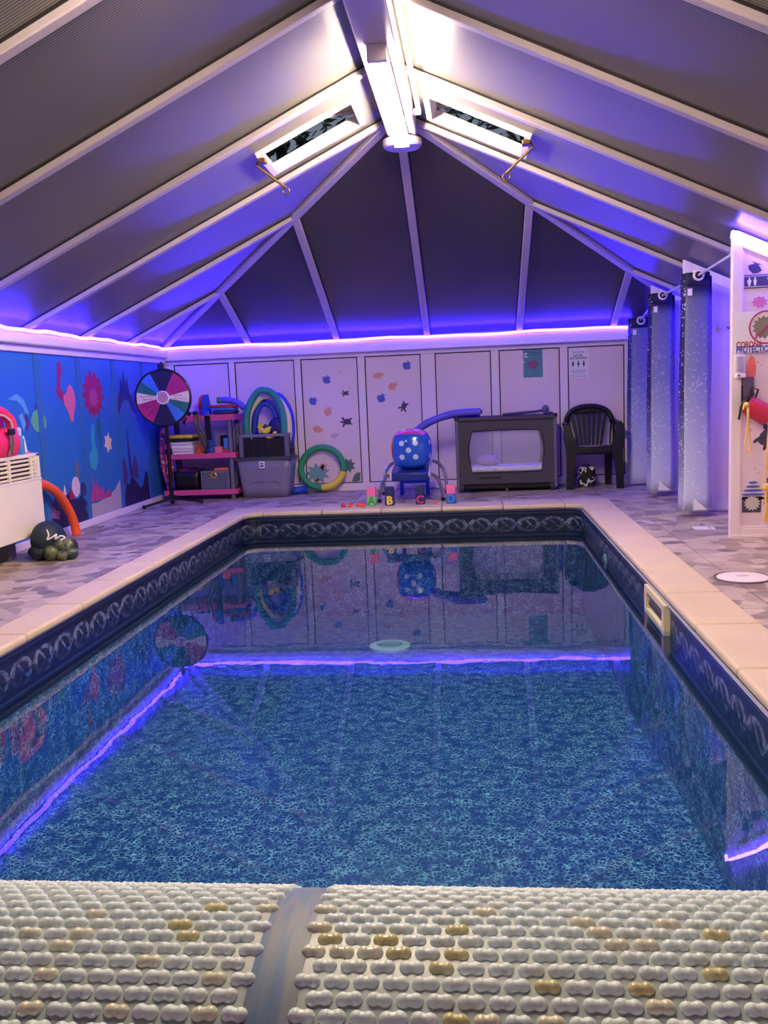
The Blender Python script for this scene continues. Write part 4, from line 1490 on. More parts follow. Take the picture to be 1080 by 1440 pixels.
part(lt, 'latch_bar', MB().bb(-.028, .008, -.212, -.206, .348, .356), PAPER, bevel=.001)
part(bx, 'moulded_rib', MB().tube(smooth_path([(-.15, -.178, .14), (-.14, -.182, .165), (0, -.183, .17), (.14, -.182, .165), (.16, -.178, .12)]), .004, 6), TUB)
fc = crate('folding_crate', 'black folding crate with grey rim on top of the clear storage box', (-2.165, 9.36, .43), .48, .33, .235, BLACKP, pm('mauve_grey_rim', (120, 112, 136), .45), 3, 6)
part(fc, 'crate_lining', MB().bb(-.225, .225, -.157, -.151, .01, .185).bb(-.225, .225, .151, .157, .01, .185).bb(-.231, -.225, -.15, .15, .01, .185).bb(.225, .231, -.15, .15, .01, .185), BLACKP, smooth=0)
for s in (-1, 1):
    part(fc, 'corner_post', MB().bb(s * .24 - .03, s * .24 + .012, -.182, -.14, 0, .235), pm('mauve_grey_rim2', (104, 98, 124), .45), bevel=.004)


def loop(label, loc, w, h, r, m, y, lean=0.0, skew=0.0):
    t = thing('pool_noodle', label, 'pool noodle', loc)
    pts = [(-w * .40, y, 0), (-w * .5 + skew, y + lean * .3, h * .38), (-w * .43 + skew, y + lean * .6, h * .72), (-w * .2 + skew, y + lean, h * .96), (skew, y + lean, h), (w * .25 + skew, y + lean, h * .93), (w * .46 + skew, y + lean * .6, h * .68), (w * .5, y + lean * .3, h * .35), (w * .42, y, 0)]
    P = smooth_path(pts, 5)
    part(t, 'foam_tube', MB().tube(P, r, 12), m)
    for q in (0, -1):
        part(t, 'tube_end', MB().ball(P[q], (r * .62, r * .62, r * .3), 10, 6), m)
    return t


zc = .47
loop('green foam noodle looped upright in the black crate', (-2.175, 9.28, zc), .40, .645, .036, TEAL, 0, .06)
loop('cream foam noodle looped behind the green one in the black crate', (-2.165, 9.36, zc), .44, .585, .036, CREAM, 0, .08)
loop('dark blue foam noodle looped at the back of the black crate', (-2.13, 9.475, zc), .40, .60, .034, DBLUE, 0, .04)
loop('short blue noodle looped inside the larger loops in the black crate', (-2.19, 9.41, zc), .26, .50, .026, BLUE, 0, .02)
for k, (x, y, zz, rx, rz_, m, lb) in enumerate(((-2.175, 9.245, .72, .5, .3, YELLOW, 'larger yellow foam ring in the black crate'), (-2.115, 9.24, .675, .9, -.2, YELLOW, 'smaller yellow foam ring in the front of the black crate'))):
    t = thing('foam_ring', lb, 'foam ring', (x, y, zz), rot=(rx, .5, rz_))
    part(t, 'ring_tube', MB().tube([(.052 * math.cos(q * PI / 10), .052 * math.sin(q * PI / 10), 0) for q in range(20)], .022, 8, closed=True), m)
    part(t, 'ring_band', MB().tube([(.052 * math.cos(q * PI / 10), .052 * math.sin(q * PI / 10), 0) for q in range(2, 7)], .0235, 8), NAVYP)
nb_ = thing('swim_float', 'dark blue round float in the black crate', 'float', (-2.06, 9.38, .70))
part(nb_, 'float_body', MB().ball((0, 0, 0), (.10, .06, .12), 16, 10, .04, 2), NAVYP)
part(nb_, 'float_strap', MB().tube([(.101 * math.cos(q * PI / 8), .0, .121 * math.sin(q * PI / 8)) for q in range(16)], .006, 6, closed=True), BLACKP)

# ---- hoop noodle and tube piece
hp = thing('pool_noodle', 'green foam noodle taped into a hoop with yellow tape leaning on the back wall', 'pool noodle', (-1.63, 9.52, .27), rot=(-.12, 0, 0))
HR = lambda a: (.225 * math.cos(a) * (1.02 - .04 * math.sin(a)), 0, .215 * math.sin(a))
part(hp, 'foam_tube', MB().tube([HR(math.radians(-15 + 285 * i / 40)) for i in range(41)], .034, 14), GREEN)
part(hp, 'tape_sleeve', MB().tube([HR(math.radians(-92 + 79 * i / 12)) for i in range(13)], [.037 + .002 * (i % 3) for i in range(13)], 14), YELLOW)
tp = thing('foam_tube', 'short hollow blue foam tube lying on the floor by the clear box', 'foam tube', (-1.885, 9.47, .036), .45)
part(tp, 'tube_shell', MB().grid(lambda u, v: (.085 * (2 * v - 1), .034 * math.cos(2 * PI * u), .034 * math.sin(2 * PI * u)), 18, 2, True), BLUE, solid=.018)
part(tp, 'tube_lining', MB().grid(lambda u, v: (.08 * (2 * v - 1), .023 * math.cos(2 * PI * u), .023 * math.sin(2 * PI * u)), 14, 1, True), NAVYP)

# ---- bench step with inflatable dice
bn = thing('bench_step', 'low blue platform with white edges and curved steel tube legs by the pool edge', 'bench', (-.61, 8.42, 0))
BZ = lambda y: .25 + .09 * y / .75
seat = MB().hexa([(-.175, 0, BZ(0)), (.175, 0, BZ(0)), (.17, .75, BZ(.75)), (-.17, .75, BZ(.75)), (-.175, 0, BZ(0) + .03), (.175, 0, BZ(0) + .03), (.17, .75, BZ(.75) + .03), (-.17, .75, BZ(.75) + .03)])
part(bn, 'seat', seat, pm('blue_bench_plastic', (30, 56, 150), .35), bevel=.006)
part(bn, 'front_apron', MB().bb(-.172, .172, -.012, .006, BZ(0) - .04, BZ(0) + .02), pm('blue_bench_apron', (26, 48, 130), .35), bevel=.004)
for s in (-1, 1):
    part(bn, 'edge_trim', MB().bar((s * .182, -.015, BZ(0) + .04), (s * .177, .76, BZ(.75) + .04), .016, .05, (0, 0, 1)), WHITE, bevel=.004)
    for yb, zz in ((.05, BZ(.05)), (.68, BZ(.68))):
        sw = .10 if yb < .3 else .12
        lgp = smooth_path([(s * .15, yb, zz + .0), (s * .21, yb, zz - .005), (s * (.21 + sw * .45), yb, zz - .045), (s * (.21 + sw * .8), yb, zz - .13), (s * (.21 + sw * .93), yb, .02)])
        o = part(bn, 'leg', MB().tube(lgp, .016, 10), CHROME)
        part(o, 'rubber_foot', MB().lathe([(.021, 0), (.021, .03), (.017, .034)], 12, (s * (.21 + sw * .93), yb, 0)), BLACKP)
    part(bn, 'inner_leg', MB().bb(s * .13 - .02, s * .13 + .02, .60, .63, .0, BZ(.6)), BLUE, bevel=.004)
part(bn, 'cross_brace', MB().bb(-.12, .12, .60, .62, .12, .17), BLUE, bevel=.004)

dc = thing('inflatable_dice', 'large blue inflatable dice with pale spots sitting on the blue platform', 'inflatable toy', (-.60, 8.64, BZ(.22) + .215), -.09)
DS = .152
def dface(ax, sg, bulge=.03):
    def f(u, v):
        a, b = (2 * u - 1), (2 * v - 1)
        pin = 1 - .10 * (a * a) * (b * b)
        k = 1 - .05 * (1 - (1 - a * a) * .6)
        x, y = a * DS * (1 - .07 * b * b * 0 - .06 * (1 - 0) * (b ** 4) * 0) * pin, b * DS * pin
        h = DS * pin + bulge * (1 - a * a) * (1 - b * b) + .012 * (1 - a ** 4) * (1 - b ** 4)
        return x, y, h
    def g(u, v):
        x, y, h = f(u, v)
        p = [0, 0, 0]
        p[ax] = sg * h
        p[(ax + 1) % 3] = x
        p[(ax + 2) % 3] = y
        return tuple(p)
    return g
DV = {'blue': vinyl('blue_vinyl', (32, 92, 210)), 'red': vinyl('red_vinyl', (214, 40, 64)), 'pink': vinyl('magenta_vinyl', (226, 70, 150))}
SPT = {1: [(0, 0)], 2: [(-.4, -.4), (.4, .4)], 3: [(-.45, -.45), (0, 0), (.45, .45)], 4: [(-.42, -.42), (.42, -.42), (-.42, .42), (.42, .42)], 5: [(-.43, -.43), (.43, -.43), (-.43, .43), (.43, .43), (0, 0)], 6: [(-.42, -.5), (.42, -.5), (-.42, 0), (.42, 0), (-.42, .5), (.42, .5)]}
for ax, sg, cl, npip in ((1, -1, 'blue', 5), (0, -1, 'red', 3), (2, 1, 'pink', 4), (0, 1, 'blue', 4), (1, 1, 'red', 2), (2, -1, 'blue', 3)):
    g_ = dface(ax, sg)
    fpart = part(dc, 'dice_panel', MB().grid(g_, 14, 14), DV[cl])
    for a, b in SPT[npip]:
        spm = MB()
        ringp = [(0, 0)] + [(.17 * math.cos(q * PI / 9), .17 * math.sin(q * PI / 9)) for q in range(18)]
        vv = []
        for p_, q_ in ringp:
            w_ = Vector(g_(.5 + (a + p_) / 2, .5 + (b + q_) / 2))
            w_[ax] += sg * .0015
            vv.append(w_)
        spm.add(vv, [(0, 1 + q, 1 + (q + 1) % 18) for q in range(18)])
        part(fpart, 'spot', spm, SPOTW)
valve = part(dc, 'air_valve', MB().lathe([(.012, 0), (.012, .008), (.007, .014)], 12, (-.02, -DS - .042, .085), Matrix.Rotation(PI / 2, 3, 'X')), SPOTW)

for k, (lb, pts, m) in enumerate((('longer violet foam noodle arching from the dice to the cot rim', [(-.60, 9.055, .60), (-.50, 9.05, .70), (-.36, 9.05, .76), (-.22, 9.05, .80), (-.08, 9.06, .812), (.07, 9.06, .812)], PURPLE),
                                  ('violet foam noodle lying under the longer one on the cot rim', [(-.64, 9.11, .60), (-.50, 9.12, .69), (-.34, 9.13, .76), (-.16, 9.14, .793), (-.04, 9.15, .785), (.05, 9.15, .75)], DBLUE))):
    t = thing('pool_noodle', lb, 'pool noodle', (0, 0, 0))
    P_ = smooth_path(pts)
    part(t, 'foam_tube', MB().tube(P_, .035, 12), m)
    part(t, 'tube_end', MB().ball(P_[-1], (.02, .024, .024), 10, 6), NAVYP)

# ---- letters and blocks on the pool edge
def letter_block(label, x, y, letter, mtop, mbot, mlet, letc):
    t = thing('letter_block', label, 'foam block', (x, y, .032))
    part(t, 'upper_cube', MB().bb(-.041, .041, -.035, .035, .084, .166), mtop, bevel=.005)
    lc = part(t, 'lower_cube', MB().bb(-.041, .041, -.035, .035, 0, .083), mbot, bevel=.005)
    text(lc, 'letter', letter, .10, (0, -.0355, .042), (PI / 2, 0, 0), mlet, .002, .004)
    return t


letter_block('foam block with a green letter A square under pink, on the pool edge', -.935, 8.02, 'A', PINK, pm('light_green_foam', (120, 200, 120), .55), GREEN, None)
letter_block('navy foam block with a yellow letter B, on the pool edge', -.77, 8.01, 'B', NAVYP, NAVYP, YELLOW, None)
letter_block('navy foam block with a magenta letter C, on the pool edge', -.495, 8.02, 'C', NAVYP, NAVYP, MAGENTA, None)
letter_block('pink foam block over a blue square with a letter D, on the pool edge', -.22, 8.02, 'D', PINK, BLUE, SKY, None)
for x, y, m, ch, lb in ((-1.19, 7.98, RED, 'a', 'small red foam letter, leftmost on the pool edge'), (-1.125, 7.96, ORANGE, 'c', 'small orange foam letter next to the red one on the pool edge'),
                        (-1.055, 7.98, ORANGE, 's', 'small orange foam letter, second from the letter A block on the pool edge'), (-1.01, 7.95, ORANGE, 'e', 'small orange foam letter just left of the letter A block'),
                        (-.36, 7.97, CORAL, 'r', 'small peach foam letter lying between the C and D blocks')):
    t = thing('foam_letter', lb, 'foam letter', (x, y, .032))
    text(t, 'letter_body', ch, .09, (0, 0, .014), (.5, 0, .3), m, .010, .003)
    part(t, 'letter_base', MB().bb(-.022, .022, -.015, .015, 0, .008), m, bevel=.003)

# ---- travel cot
ct = thing('travel_cot', 'charcoal travel cot with white mesh windows against the back wall', 'cot', (.315, 9.28, 0))
CW, CD, CT0, CT1 = .485, .22, .085, .735
fr = MB()
def cot_front(y0, y1):
    out = [(-CW, CT0), (CW, CT0), (CW, CT1), (-CW, CT1)]
    L_ = [(-.345, .20), (-.375, .40), (-.365, .5), (-.335, .615)]
    R_ = [(.335, .615), (.368, .5), (.375, .40), (.345, .20)]
    hole = L_ + [(-.15, .618), (.15, .618)] + R_ + [(.15, .198), (-.15, .198)]
    ring = MB()
    # strips: bottom, top, left, right
    pr = lambda poly: ring.prism(poly, y1 - y0, lambda a, b, h: (a, y0 + h, b))
    pr([(-CW, CT0), (CW, CT0), (CW, .20), (.345, .20), (-.345, .20), (-CW, .20)])
    pr([(-CW, .615), (-.335, .615), (-.15, .62), (.15, .62), (.335, .615), (CW, .615), (CW, CT1), (-CW, CT1)])
    pr([(-CW, .20), (-.345, .20), (-.375, .40), (-.365, .5), (-.335, .615), (-CW, .615)])
    pr([(CW, .20), (CW, .615), (.335, .615), (.365, .5), (.375, .40), (.345, .20)])
    return ring
ff = part(ct, 'front_panel', cot_front(-CD, -CD + .02), GREYFAB, smooth=0)
win = [(-.345, .20), (.345, .20), (.375, .40), (.365, .5), (.335, .615), (.15, .62), (-.15, .62), (-.335, .615), (-.365, .5), (-.375, .40)]
part(ff, 'mesh_window', MB().prism(win, .002, lambda a, b, h: (a, -CD + .009 + h, b)), NET, smooth=0)
part(ff, 'window_piping', MB().tube([(a, -CD - .002, b) for a, b in win], .006, 6, closed=True), pm('dark_piping', (30, 26, 36), .6))
bk = part(ct, 'back_panel', cot_front(CD - .02, CD), GREYFAB, smooth=0)
part(bk, 'mesh_window', MB().prism(win, .002, lambda a, b, h: (a, CD - .011 + h, b)), NET, smooth=0)
for s in (-1, 1):
    part(ct, 'end_panel', MB().bb(s * CW - .01, s * CW + .01, -CD, CD, CT0, CT1 - .01), pm('pale_cot_mesh', (182, 174, 196), .8), smooth=0)
    for y in (-CD, CD):
        cp = part(ct, 'corner_post', MB().tube([(s * (CW - .0), y, .04), (s * CW, y, CT1 + .015)], .017, 10), GREYP)
        part(cp, 'corner_cap', MB().lathe([(.024, 0), (.026, .02), (.02, .035)], 14, (s * CW, y, CT1 + .0)), BLACKP)
part(ct, 'top_rail', MB().tube([(-CW, -CD, CT1), (CW, -CD, CT1)], .021, 12).tube([(-CW, CD, CT1), (CW, CD, CT1)], .021, 12).tube([(-CW, -CD, CT1), (-CW, CD, CT1)], .021, 12).tube([(CW, -CD, CT1), (CW, CD, CT1)], .021, 12), GREYFAB)
part(ct, 'lower_skirt', MB().bb(-CW + .06, CW - .05, -CD + .03, CD - .02, .03, CT0), BLACKP, bevel=.01)
part(ct, 'pocket_seam', MB().bb(-.27, -.06, -CD - .004, -CD, .135, .155), pm('dark_piping', (30, 26, 36), .6), bevel=.002)
part(ct, 'mattress', MB().bb(-CW + .03, CW - .03, -CD + .03, CD - .03, .20, .255), MATTR, bevel=.02)
part(ct, 'pillow', MB().ball((-.17, .02, .30), (.12, .1, .06), 16, 10, .05, 4), pm('lilac_pillow', (176, 150, 200), .8))
for s in (-1, 1):
    part(ct, 'cot_foot', MB().bb(s * (CW - .06) - .02, s * (CW - .06) + .02, CD - .07, CD - .03, 0, .05), BLACKP, bevel=.006)
    wl_ = part(ct, 'castor_wheel', MB().lathe([(.034, -.014), (.042, -.008), (.042, .008), (.034, .014)], 18, (s * CW * .92, -CD + .02, .042), RX), pm('green_black_castor', (44, 52, 50), .5))
    part(wl_, 'castor_fork', MB().bb(s * CW * .92 - .02, s * CW * .92 + .02, -CD + .01, -CD + .03, .045, .10), GREYP, bevel=.003)
part(ct, 'centre_leg', MB().tube([(.0, -CD + .05, 0), (0, -CD + .05, .05)], .014, 8), GREYP)
rb = thing('folded_canopy', 'folded charcoal cot canopy laid across the back rim of the cot', 'canopy', (.55, 9.46, .76))
part(rb, 'canopy_roll', MB().tube(smooth_path([(-.25, 0, .0), (-.05, 0, .012), (.1, 0, .02), (.19, 0, .035)]), .014, 10), GREYFAB)
part(rb, 'canopy_end', MB().ball((.19, 0, .04), (.04, .03, .045), 14, 10), pm('grey_canopy_end', (92, 88, 112), .6))

# ---- black chair and patterned bag beneath
ch = thing('patio_chair', 'black moulded plastic armchair with slatted back by the back wall', 'chair', (1.185, 9.30, 0))
part(ch, 'seat', MB().grid(lambda u, v: ((u - .5) * (.44 + .03 * (1 - v)), -.2 + .4 * v, .42 - .02 * math.sin(PI * u) - .015 * v), 12, 10), BLACKP, solid=.012)
part(ch, 'seat_apron', MB().grid(lambda u, v: ((u - .5) * .45, -.2 - .008 * math.sin(PI * u), .345 + .02 * abs(2 * u - 1) ** 2 * 0 + (.075) * v), 12, 3), BLACKP, solid=.012)
for s in (-1, 1):
    # arm flows from the back rim forward and down into the front leg
    part(ch, 'arm', MB().tube(smooth_path([(s * .225, .20, .66), (s * .262, .08, .645), (s * .270, -.06, .64), (s * .262, -.15, .63)]), [.026] * 19, 8), BLACKP)
    lgm = MB()
    for (pts, w0, w1) in (([(s * .262, -.16, .64), (s * .248, -.19, .52), (s * .225, -.2, .40), (s * .238, -.215, .2), (s * .246, -.225, 0)], .05, .03),):
        P_ = smooth_path(pts, 4)
        for i in range(len(P_) - 1):
            t0_ = i / (len(P_) - 1)
            t1_ = (i + 1) / (len(P_) - 1)
            wa = .030 + .022 * math.sin(PI * min(1, t0_ * 1.2)) ** 2 * 1.0 + .006
            wb_ = .030 + .022 * math.sin(PI * min(1, t1_ * 1.2)) ** 2 * 1.0 + .006
            a_, b_ = P_[i], P_[i + 1]
            lgm.hexa([a_ + Vector((-wa, -.02, 0)), a_ + Vector((wa, -.02, 0)), a_ + Vector((wa, .02, 0)), a_ + Vector((-wa, .02, 0)),
                      b_ + Vector((-wb_, -.02, 0)), b_ + Vector((wb_, -.02, 0)), b_ + Vector((wb_, .02, 0)), b_ + Vector((-wb_, .02, 0))])
    part(ch, 'leg', lgm, BLACKP, smooth=50)
    part(ch, 'leg', MB().hexa([(s * .185 - .03, .16, 0), (s * .185 + .03, .16, 0), (s * .185 + .03, .2, 0), (s * .185 - .03, .2, 0), (s * .19 - .04, .12, .41), (s * .19 + .04, .12, .41), (s * .19 + .04, .2, .41), (s * .19 - .04, .2, .41)]), BLACKP, bevel=.006)
br_ = part(ch, 'backrest', MB().tube(smooth_path([(-.225, .17, .42), (-.235, .20, .55), (-.235, .205, .66), (-.19, .215, .755), (-.1, .222, .80), (0, .225, .812), (.1, .222, .80), (.19, .215, .755), (.235, .205, .66), (.235, .20, .55), (.225, .17, .42)]), .027, 10), BLACKP)
part(br_, 'top_band', MB().grid(lambda u, v: ((u - .5) * (.40 - .0 * v), .222, .735 + .075 * v * (1 - (2 * u - 1) ** 2 * .75) + .0), 14, 4), BLACKP, solid=.014)
for k in range(7):
    a = (k - 3) / 3
    part(br_, 'slat', MB().hexa([(a * .115 - .013, .17, .41), (a * .115 + .013, .17, .41), (a * .115 + .013, .18, .41), (a * .115 - .013, .18, .41), (a * .17 - .02, .218, .76 - .03 * a * a), (a * .17 + .02, .218, .76 - .03 * a * a), (a * .17 + .02, .228, .76 - .03 * a * a), (a * .17 - .02, .228, .76 - .03 * a * a)]), BLACKP, smooth=0)
bg_ = thing('patterned_bag', 'small black and white patterned bag on the floor under the black chair', 'bag', (1.13, 9.33, 0))
part(bg_, 'bag_body', MB().grid(lambda u, v: ((.09 - .012 * abs(2 * v - 1) ** 2) * math.copysign(abs(math.cos(2 * PI * u)) ** .5, math.cos(2 * PI * u)), (.07 - .01 * abs(2 * v - 1) ** 2) * math.copysign(abs(math.sin(2 * PI * u)) ** .5, math.sin(2 * PI * u)), .005 + .2 * v), 32, 8, True).add([(-.07, -.05, .2), (.07, -.05, .2), (.07, .05, .2), (-.07, .05, .2)], [(0, 1, 2, 3)]), SWIRL)
part(bg_, 'bag_handle', MB().tube(smooth_path([(-.04, 0, .2), (-.02, 0, .225), (.02, 0, .225), (.04, 0, .2)]), .006, 6), BLACKP)

# ---- notices on the back wall
ps = thing('poster', 'green poster with a mauve cloud shape on the back wall above the cot', 'poster', (.632, YP, 1.275))
part(ps, 'sheet', MB().bb(-.10, .10, -.003, 0, -.143, .143), pm('teal_poster_print', (74, 140, 158), .3), smooth=0)
cloud = MB().prism([(.062 * (1 + .16 * math.cos(5 * q * PI / 20)) * math.cos(q * PI / 20), -.012 + .046 * (1 + .16 * math.cos(5 * q * PI / 20)) * math.sin(q * PI / 20)) for q in range(40)], .001, lambda p, q, h: (p, -.003 - h, q))
part(ps, 'cloud_print', cloud, pm('mauve_cloud_print', (128, 78, 128), .4), smooth=0)
ln_m = MB()
for k, w in enumerate((.12, .14)):
    ln_m.bb(-w / 2 + .02, w / 2 + .01, -.0042, -.003, .085 + .022 * k, .093 + .022 * k)
part(ps, 'heading_lines', ln_m, pm('dark_teal_print', (44, 90, 112), .4), smooth=0)
for k, (a, b) in enumerate(((-.075, .1), (-.072, .072), (-.102, .02))):
    part(ps, 'tape', MB().box((a, -.005, b), (.03, .002, .014), Matrix.Rotation(.5 * (k - 1), 3, 'Y')), PAPER, smooth=0)
ps2 = thing('notice', 'white social distancing notice with three black figures on the back wall above the chair', 'sign', (1.098, YP, 1.262))
part(ps2, 'sheet', MB().bb(-.105, .105, -.003, 0, -.155, .155), PAPER, smooth=0)
text(ps2, 'heading', 'SOCIAL', .030, (0, -.0035, .072), (PI / 2, 0, 0), INK, .0004, .0006)
text(ps2, 'heading', 'DISTANCING', .030, (0, -.0035, .045), (PI / 2, 0, 0), INK, .0004, .0006)
for k in range(3):
    x = -.055 + .055 * k
    part(ps2, 'figure_print', MB().prism(ell(x, .012, .007, .008, 12), .001, lambda a, b, h: (a, -.003 - h, b)).prism([(x - .003, -.045), (x + .003, -.045), (x + .006, -.02), (x + .014, -.018), (x + .006, .004), (x - .006, .004), (x - .014, -.018), (x - .006, -.02)], .001, lambda a, b, h: (a, -.003 - h, b)), INK, smooth=0)
sm = MB()
for k, (zz, w) in enumerate(((.13, .012), (.112, .12), (.1, .13), (-.075, .15), (-.09, .17), (-.103, .12), (-.127, .17), (-.143, .17))):
    sm.bb(-w / 2, w / 2, -.0038, -.003, zz - .002, zz + .002)
part(ps2, 'small_print', sm, pm('mauve_print_lines', (140, 110, 180), .5), smooth=0)

# ---- curtains and rails
RXX = 1.672
RAILM = pm('white_rail_metal', (214, 208, 216), .3, metal=.3)
rails = (('nearest', 6.045, 1.82, 7.31, 1.785), ('middle', 7.365, 1.785, 8.60, 1.775), ('farthest', 8.655, 1.745, YB - .04, 1.60))
for nm, y0, z0, y1, z1 in rails:
    o = thing('curtain_rail', nm + ' white curtain rail spanning a changing cubicle', 'rail', (RXX, 0, 0))
    part(o, 'rail_tube', MB().tube([(0, y0, z0), (0, y1, z1)], .010, 10), RAILM)
    for yy, zz in ((y0, z0), (y1, z1)):
        part(o, 'rail_socket', MB().lathe([(.022, -.006), (.022, .006)], 14, (0, yy, zz), Matrix.Rotation(PI / 2, 3, 'X')), RAILM)
for (nm, yf, zt_, zb, zr0, dx, wsc) in (('nearest', 6.98, 1.815, .045, 1.795, 0, 1.0), ('middle', 8.27, 1.80, .05, 1.781, .005, 1.0), ('farthest', 9.28, 1.665, .015, 1.638, .0, 1.0)):
    c = thing('curtain', nm + ' grey and navy starry shower curtain gathered at the end of its rail', 'curtain', (RXX, yf, 0))
    far = .27
    fold = [(-.088, 0.0), (-.10, .05), (.06, .075), (-.095, .12), (.09, .15), (-.06, .195), (.13, .215), (.15, far)]

    def sway(x, y, z):
        q = (zt_ - z) / zt_
        return (dx + x * (1 + .12 * q) + .006 * math.sin(z * 4 + y * 9) * q - .01 * q, y * (1 + .05 * math.sin(z * 3)), z)
    def strip(pts, k=4, rows=14):
        P_ = []
        for i in range(len(pts) - 1):
            for j in range(k):
                t_ = j / k
                P_.append((pts[i][0] + (pts[i + 1][0] - pts[i][0]) * t_, pts[i][1] + (pts[i + 1][1] - pts[i][1]) * t_))
        P_.append(pts[-1])
        n_ = len(P_) - 1
        return MB().grid(lambda u, v: sway(P_[round(u * n_)][0], P_[round(u * n_)][1], zb + (zt_ - zb) * v), n_, rows)
    part(c, 'front_fold', MB().grid(lambda u, v: sway(-.088 + .168 * u, -.01 * math.sin(PI * u), zb + (zt_ - zb) * v), 8, 16), CURT, solid=.003)
    part(c, 'dark_fold', strip([(-.089, .0), (-.112, .055), (-.10, .09)]), CURTD, solid=.003)
    part(c, 'rear_folds', strip([(.081, .0), (.05, .05), (.10, .09), (-.07, .14), (.12, .17), (-.05, .21), (.155, .24)]), CURT, solid=.003)
    part(c, 'heading_band', MB().grid(lambda u, v: sway(-.09 + .172 * u, -.004 - .01 * math.sin(PI * u), zt_ - .095 + .097 * v), 8, 2), NAVY, solid=.003)
    for k, yy in enumerate((-.016, .06, .13, .2)):
        part(c, 'eyelet', MB().tube([(dx + .034 * math.cos(q * PI / 10) - .0, yy, zr0 + .0 + .034 * math.sin(q * PI / 10)) for q in range(20)], .0085, 8, closed=True), WHITE)
    part(c, 'eyelet_hole', MB().lathe([(.028, -.001), (.028, .001)], 18, (dx, -.0165, zr0), Matrix.Rotation(PI / 2, 3, 'X')), BLACKP)
    lx, ly, lz = sway(-.06, 0, zt_ - .135)
    part(c, 'care_tag', MB().bb(lx - .016, lx + .016, -.012, -.008, lz - .028, lz + .022), PAPER, smooth=0)
    if nm != 'farthest':
        part(c, 'hem_corner', MB().prism([(-.035, zb + .012), (.068, zb + .012), (-.03, zb + .105)], .002, lambda a, b, h: (a, -.0165 - h, b)), PAPER, smooth=0)

# ---- things on and by the nearest partition
sg_ = thing('changing_room_sign', 'grey plaque with two white figures and changing room lettering on the nearest partition', 'sign', (1.90, YQ, 1.633))
part(sg_, 'plaque', MB().bb(-.19, .19, -.006, 0, -.042, .042), pm('violet_grey_plaque', (78, 66, 104), .35), bevel=.002)
part(sg_, 'plaque_border', MB().bb(-.183, .183, -.0068, -.006, .031, .034).bb(-.183, .183, -.0068, -.006, -.034, -.031), PAPER, smooth=0)
for k, x in enumerate((-.15, -.115)):
    wid = .013 if k == 0 else .010
    part(sg_, 'figure_print', MB().prism(ell(x, .019, .006, .006, 12), .001, lambda a, b, h: (a, -.006 - h, b)).prism([(x - .005, -.026), (x + .005, -.026), (x + wid, .006), (x + .006, .012), (x - .006, .012), (x - wid, .006)], .001, lambda a, b, h: (a, -.006 - h, b)), PAPER, smooth=0)
text(sg_, 'lettering', 'CHANGING', .034, (.05, -.0066, .012), (PI / 2, 0, 0), PAPER, .0004, .0005)
text(sg_, 'lettering', 'ROOM', .034, (.05, -.0066, -.016), (PI / 2, 0, 0), PAPER, .0004, .0005)
cs = thing('health_notice', 'white corona protection notice with a struck out virus on the nearest partition', 'sign', (1.87, yw - .001, 1.316))
part(cs, 'sheet', MB().bb(-.205, .26, -.004, 0, -.125, .13), PAPER, smooth=0)
part(cs, 'virus_print', MB().prism(burst_poly(-.03, .03, .075, 14, .78), .001, lambda a, b, h: (a, -.004 - h, b)), pm('olive_virus_print', (136, 128, 110), .5), smooth=0)
REDI = pm('crimson_print', (176, 34, 84), .5)
ringm = MB().tube([(-.02 + .10 * math.cos(q * PI / 16), -.0055, .03 + .10 * math.sin(q * PI / 16)) for q in range(32)], .005, 6, closed=True).tube([(-.02 - .07, -.0055, .03 - .07), (-.02 + .07, -.0055, .03 + .07)], .005, 6)
part(cs, 'no_entry_ring', ringm, REDI)
text(cs, 'lettering', 'CORONA', .050, (-.20, -.0045, -.074), (PI / 2, 0, 0), REDI, .0005, .0014, 'LEFT', .72)
text(cs, 'lettering', 'PROTECTION', .056, (-.20, -.0045, -.106), (PI / 2, 0, 0), pm('blue_print_ink', (44, 76, 186), .5), .0005, .0018, 'LEFT', .66)
nt = thing('notice', 'small pale lilac card on the nearest partition beside the struck out virus', 'sign', (1.715, yw - .001, 1.37))
part(nt, 'card', MB().bb(-.03, .045, -.003, 0, -.055, .055), pm('lilac_card', (176, 160, 226), .4), smooth=0)
sm = MB()
for k in range(4):
    sm.bb(-.02, .035 - .01 * (k % 2), -.0036, -.003, .03 - .022 * k, .034 - .022 * k)
part(nt, 'small_print', sm, pm('mauve_print_lines', (140, 110, 180), .5), smooth=0)
dp = thing('sanitiser_dispenser', 'white wall mounted sanitiser dispenser at the edge of the nearest partition', 'dispenser', (1.69, yw, 1.11))
part(dp, 'back_plate', MB().bb(-.03, .035, -.012, 0, -.075, .068), WHITE, bevel=.004)
part(dp, 'reservoir', MB().bb(-.024, .005, -.05, -.012, -.03, .064), pm('grey_reservoir', (168, 156, 190), .25), bevel=.006)
part(dp, 'nozzle_block', MB().bb(-.028, .032, -.045, -.01, -.075, -.045), WHITE, bevel=.004)
part(dp, 'push_button', MB().lathe([(.006, 0), (.006, .004)], 10, (-.012, -.046, -.06), Matrix.Rotation(PI / 2, 3, 'X')), INK)
gb = thing('junction_box', 'dark grey box with a black frame hook on the nearest partition behind the red bag', 'box', (1.745, YQ, .97))
part(gb, 'box_body', MB().bb(-.035, .035, -.03, 0, -.11, .07), pm('dusty_grey_box', (96, 80, 108), .5), bevel=.004)
part(gb, 'box_edge', MB().bb(-.04, -.033, -.032, 0, -.11, .02), BLACKP, bevel=.001)
part(gb, 'frame_hook', MB().tube([(.02, -.035, .0), (.055, -.05, -.012), (.035, -.05, -.075), (.012, -.035, -.055)], .007, 6, closed=True), BLACKP)
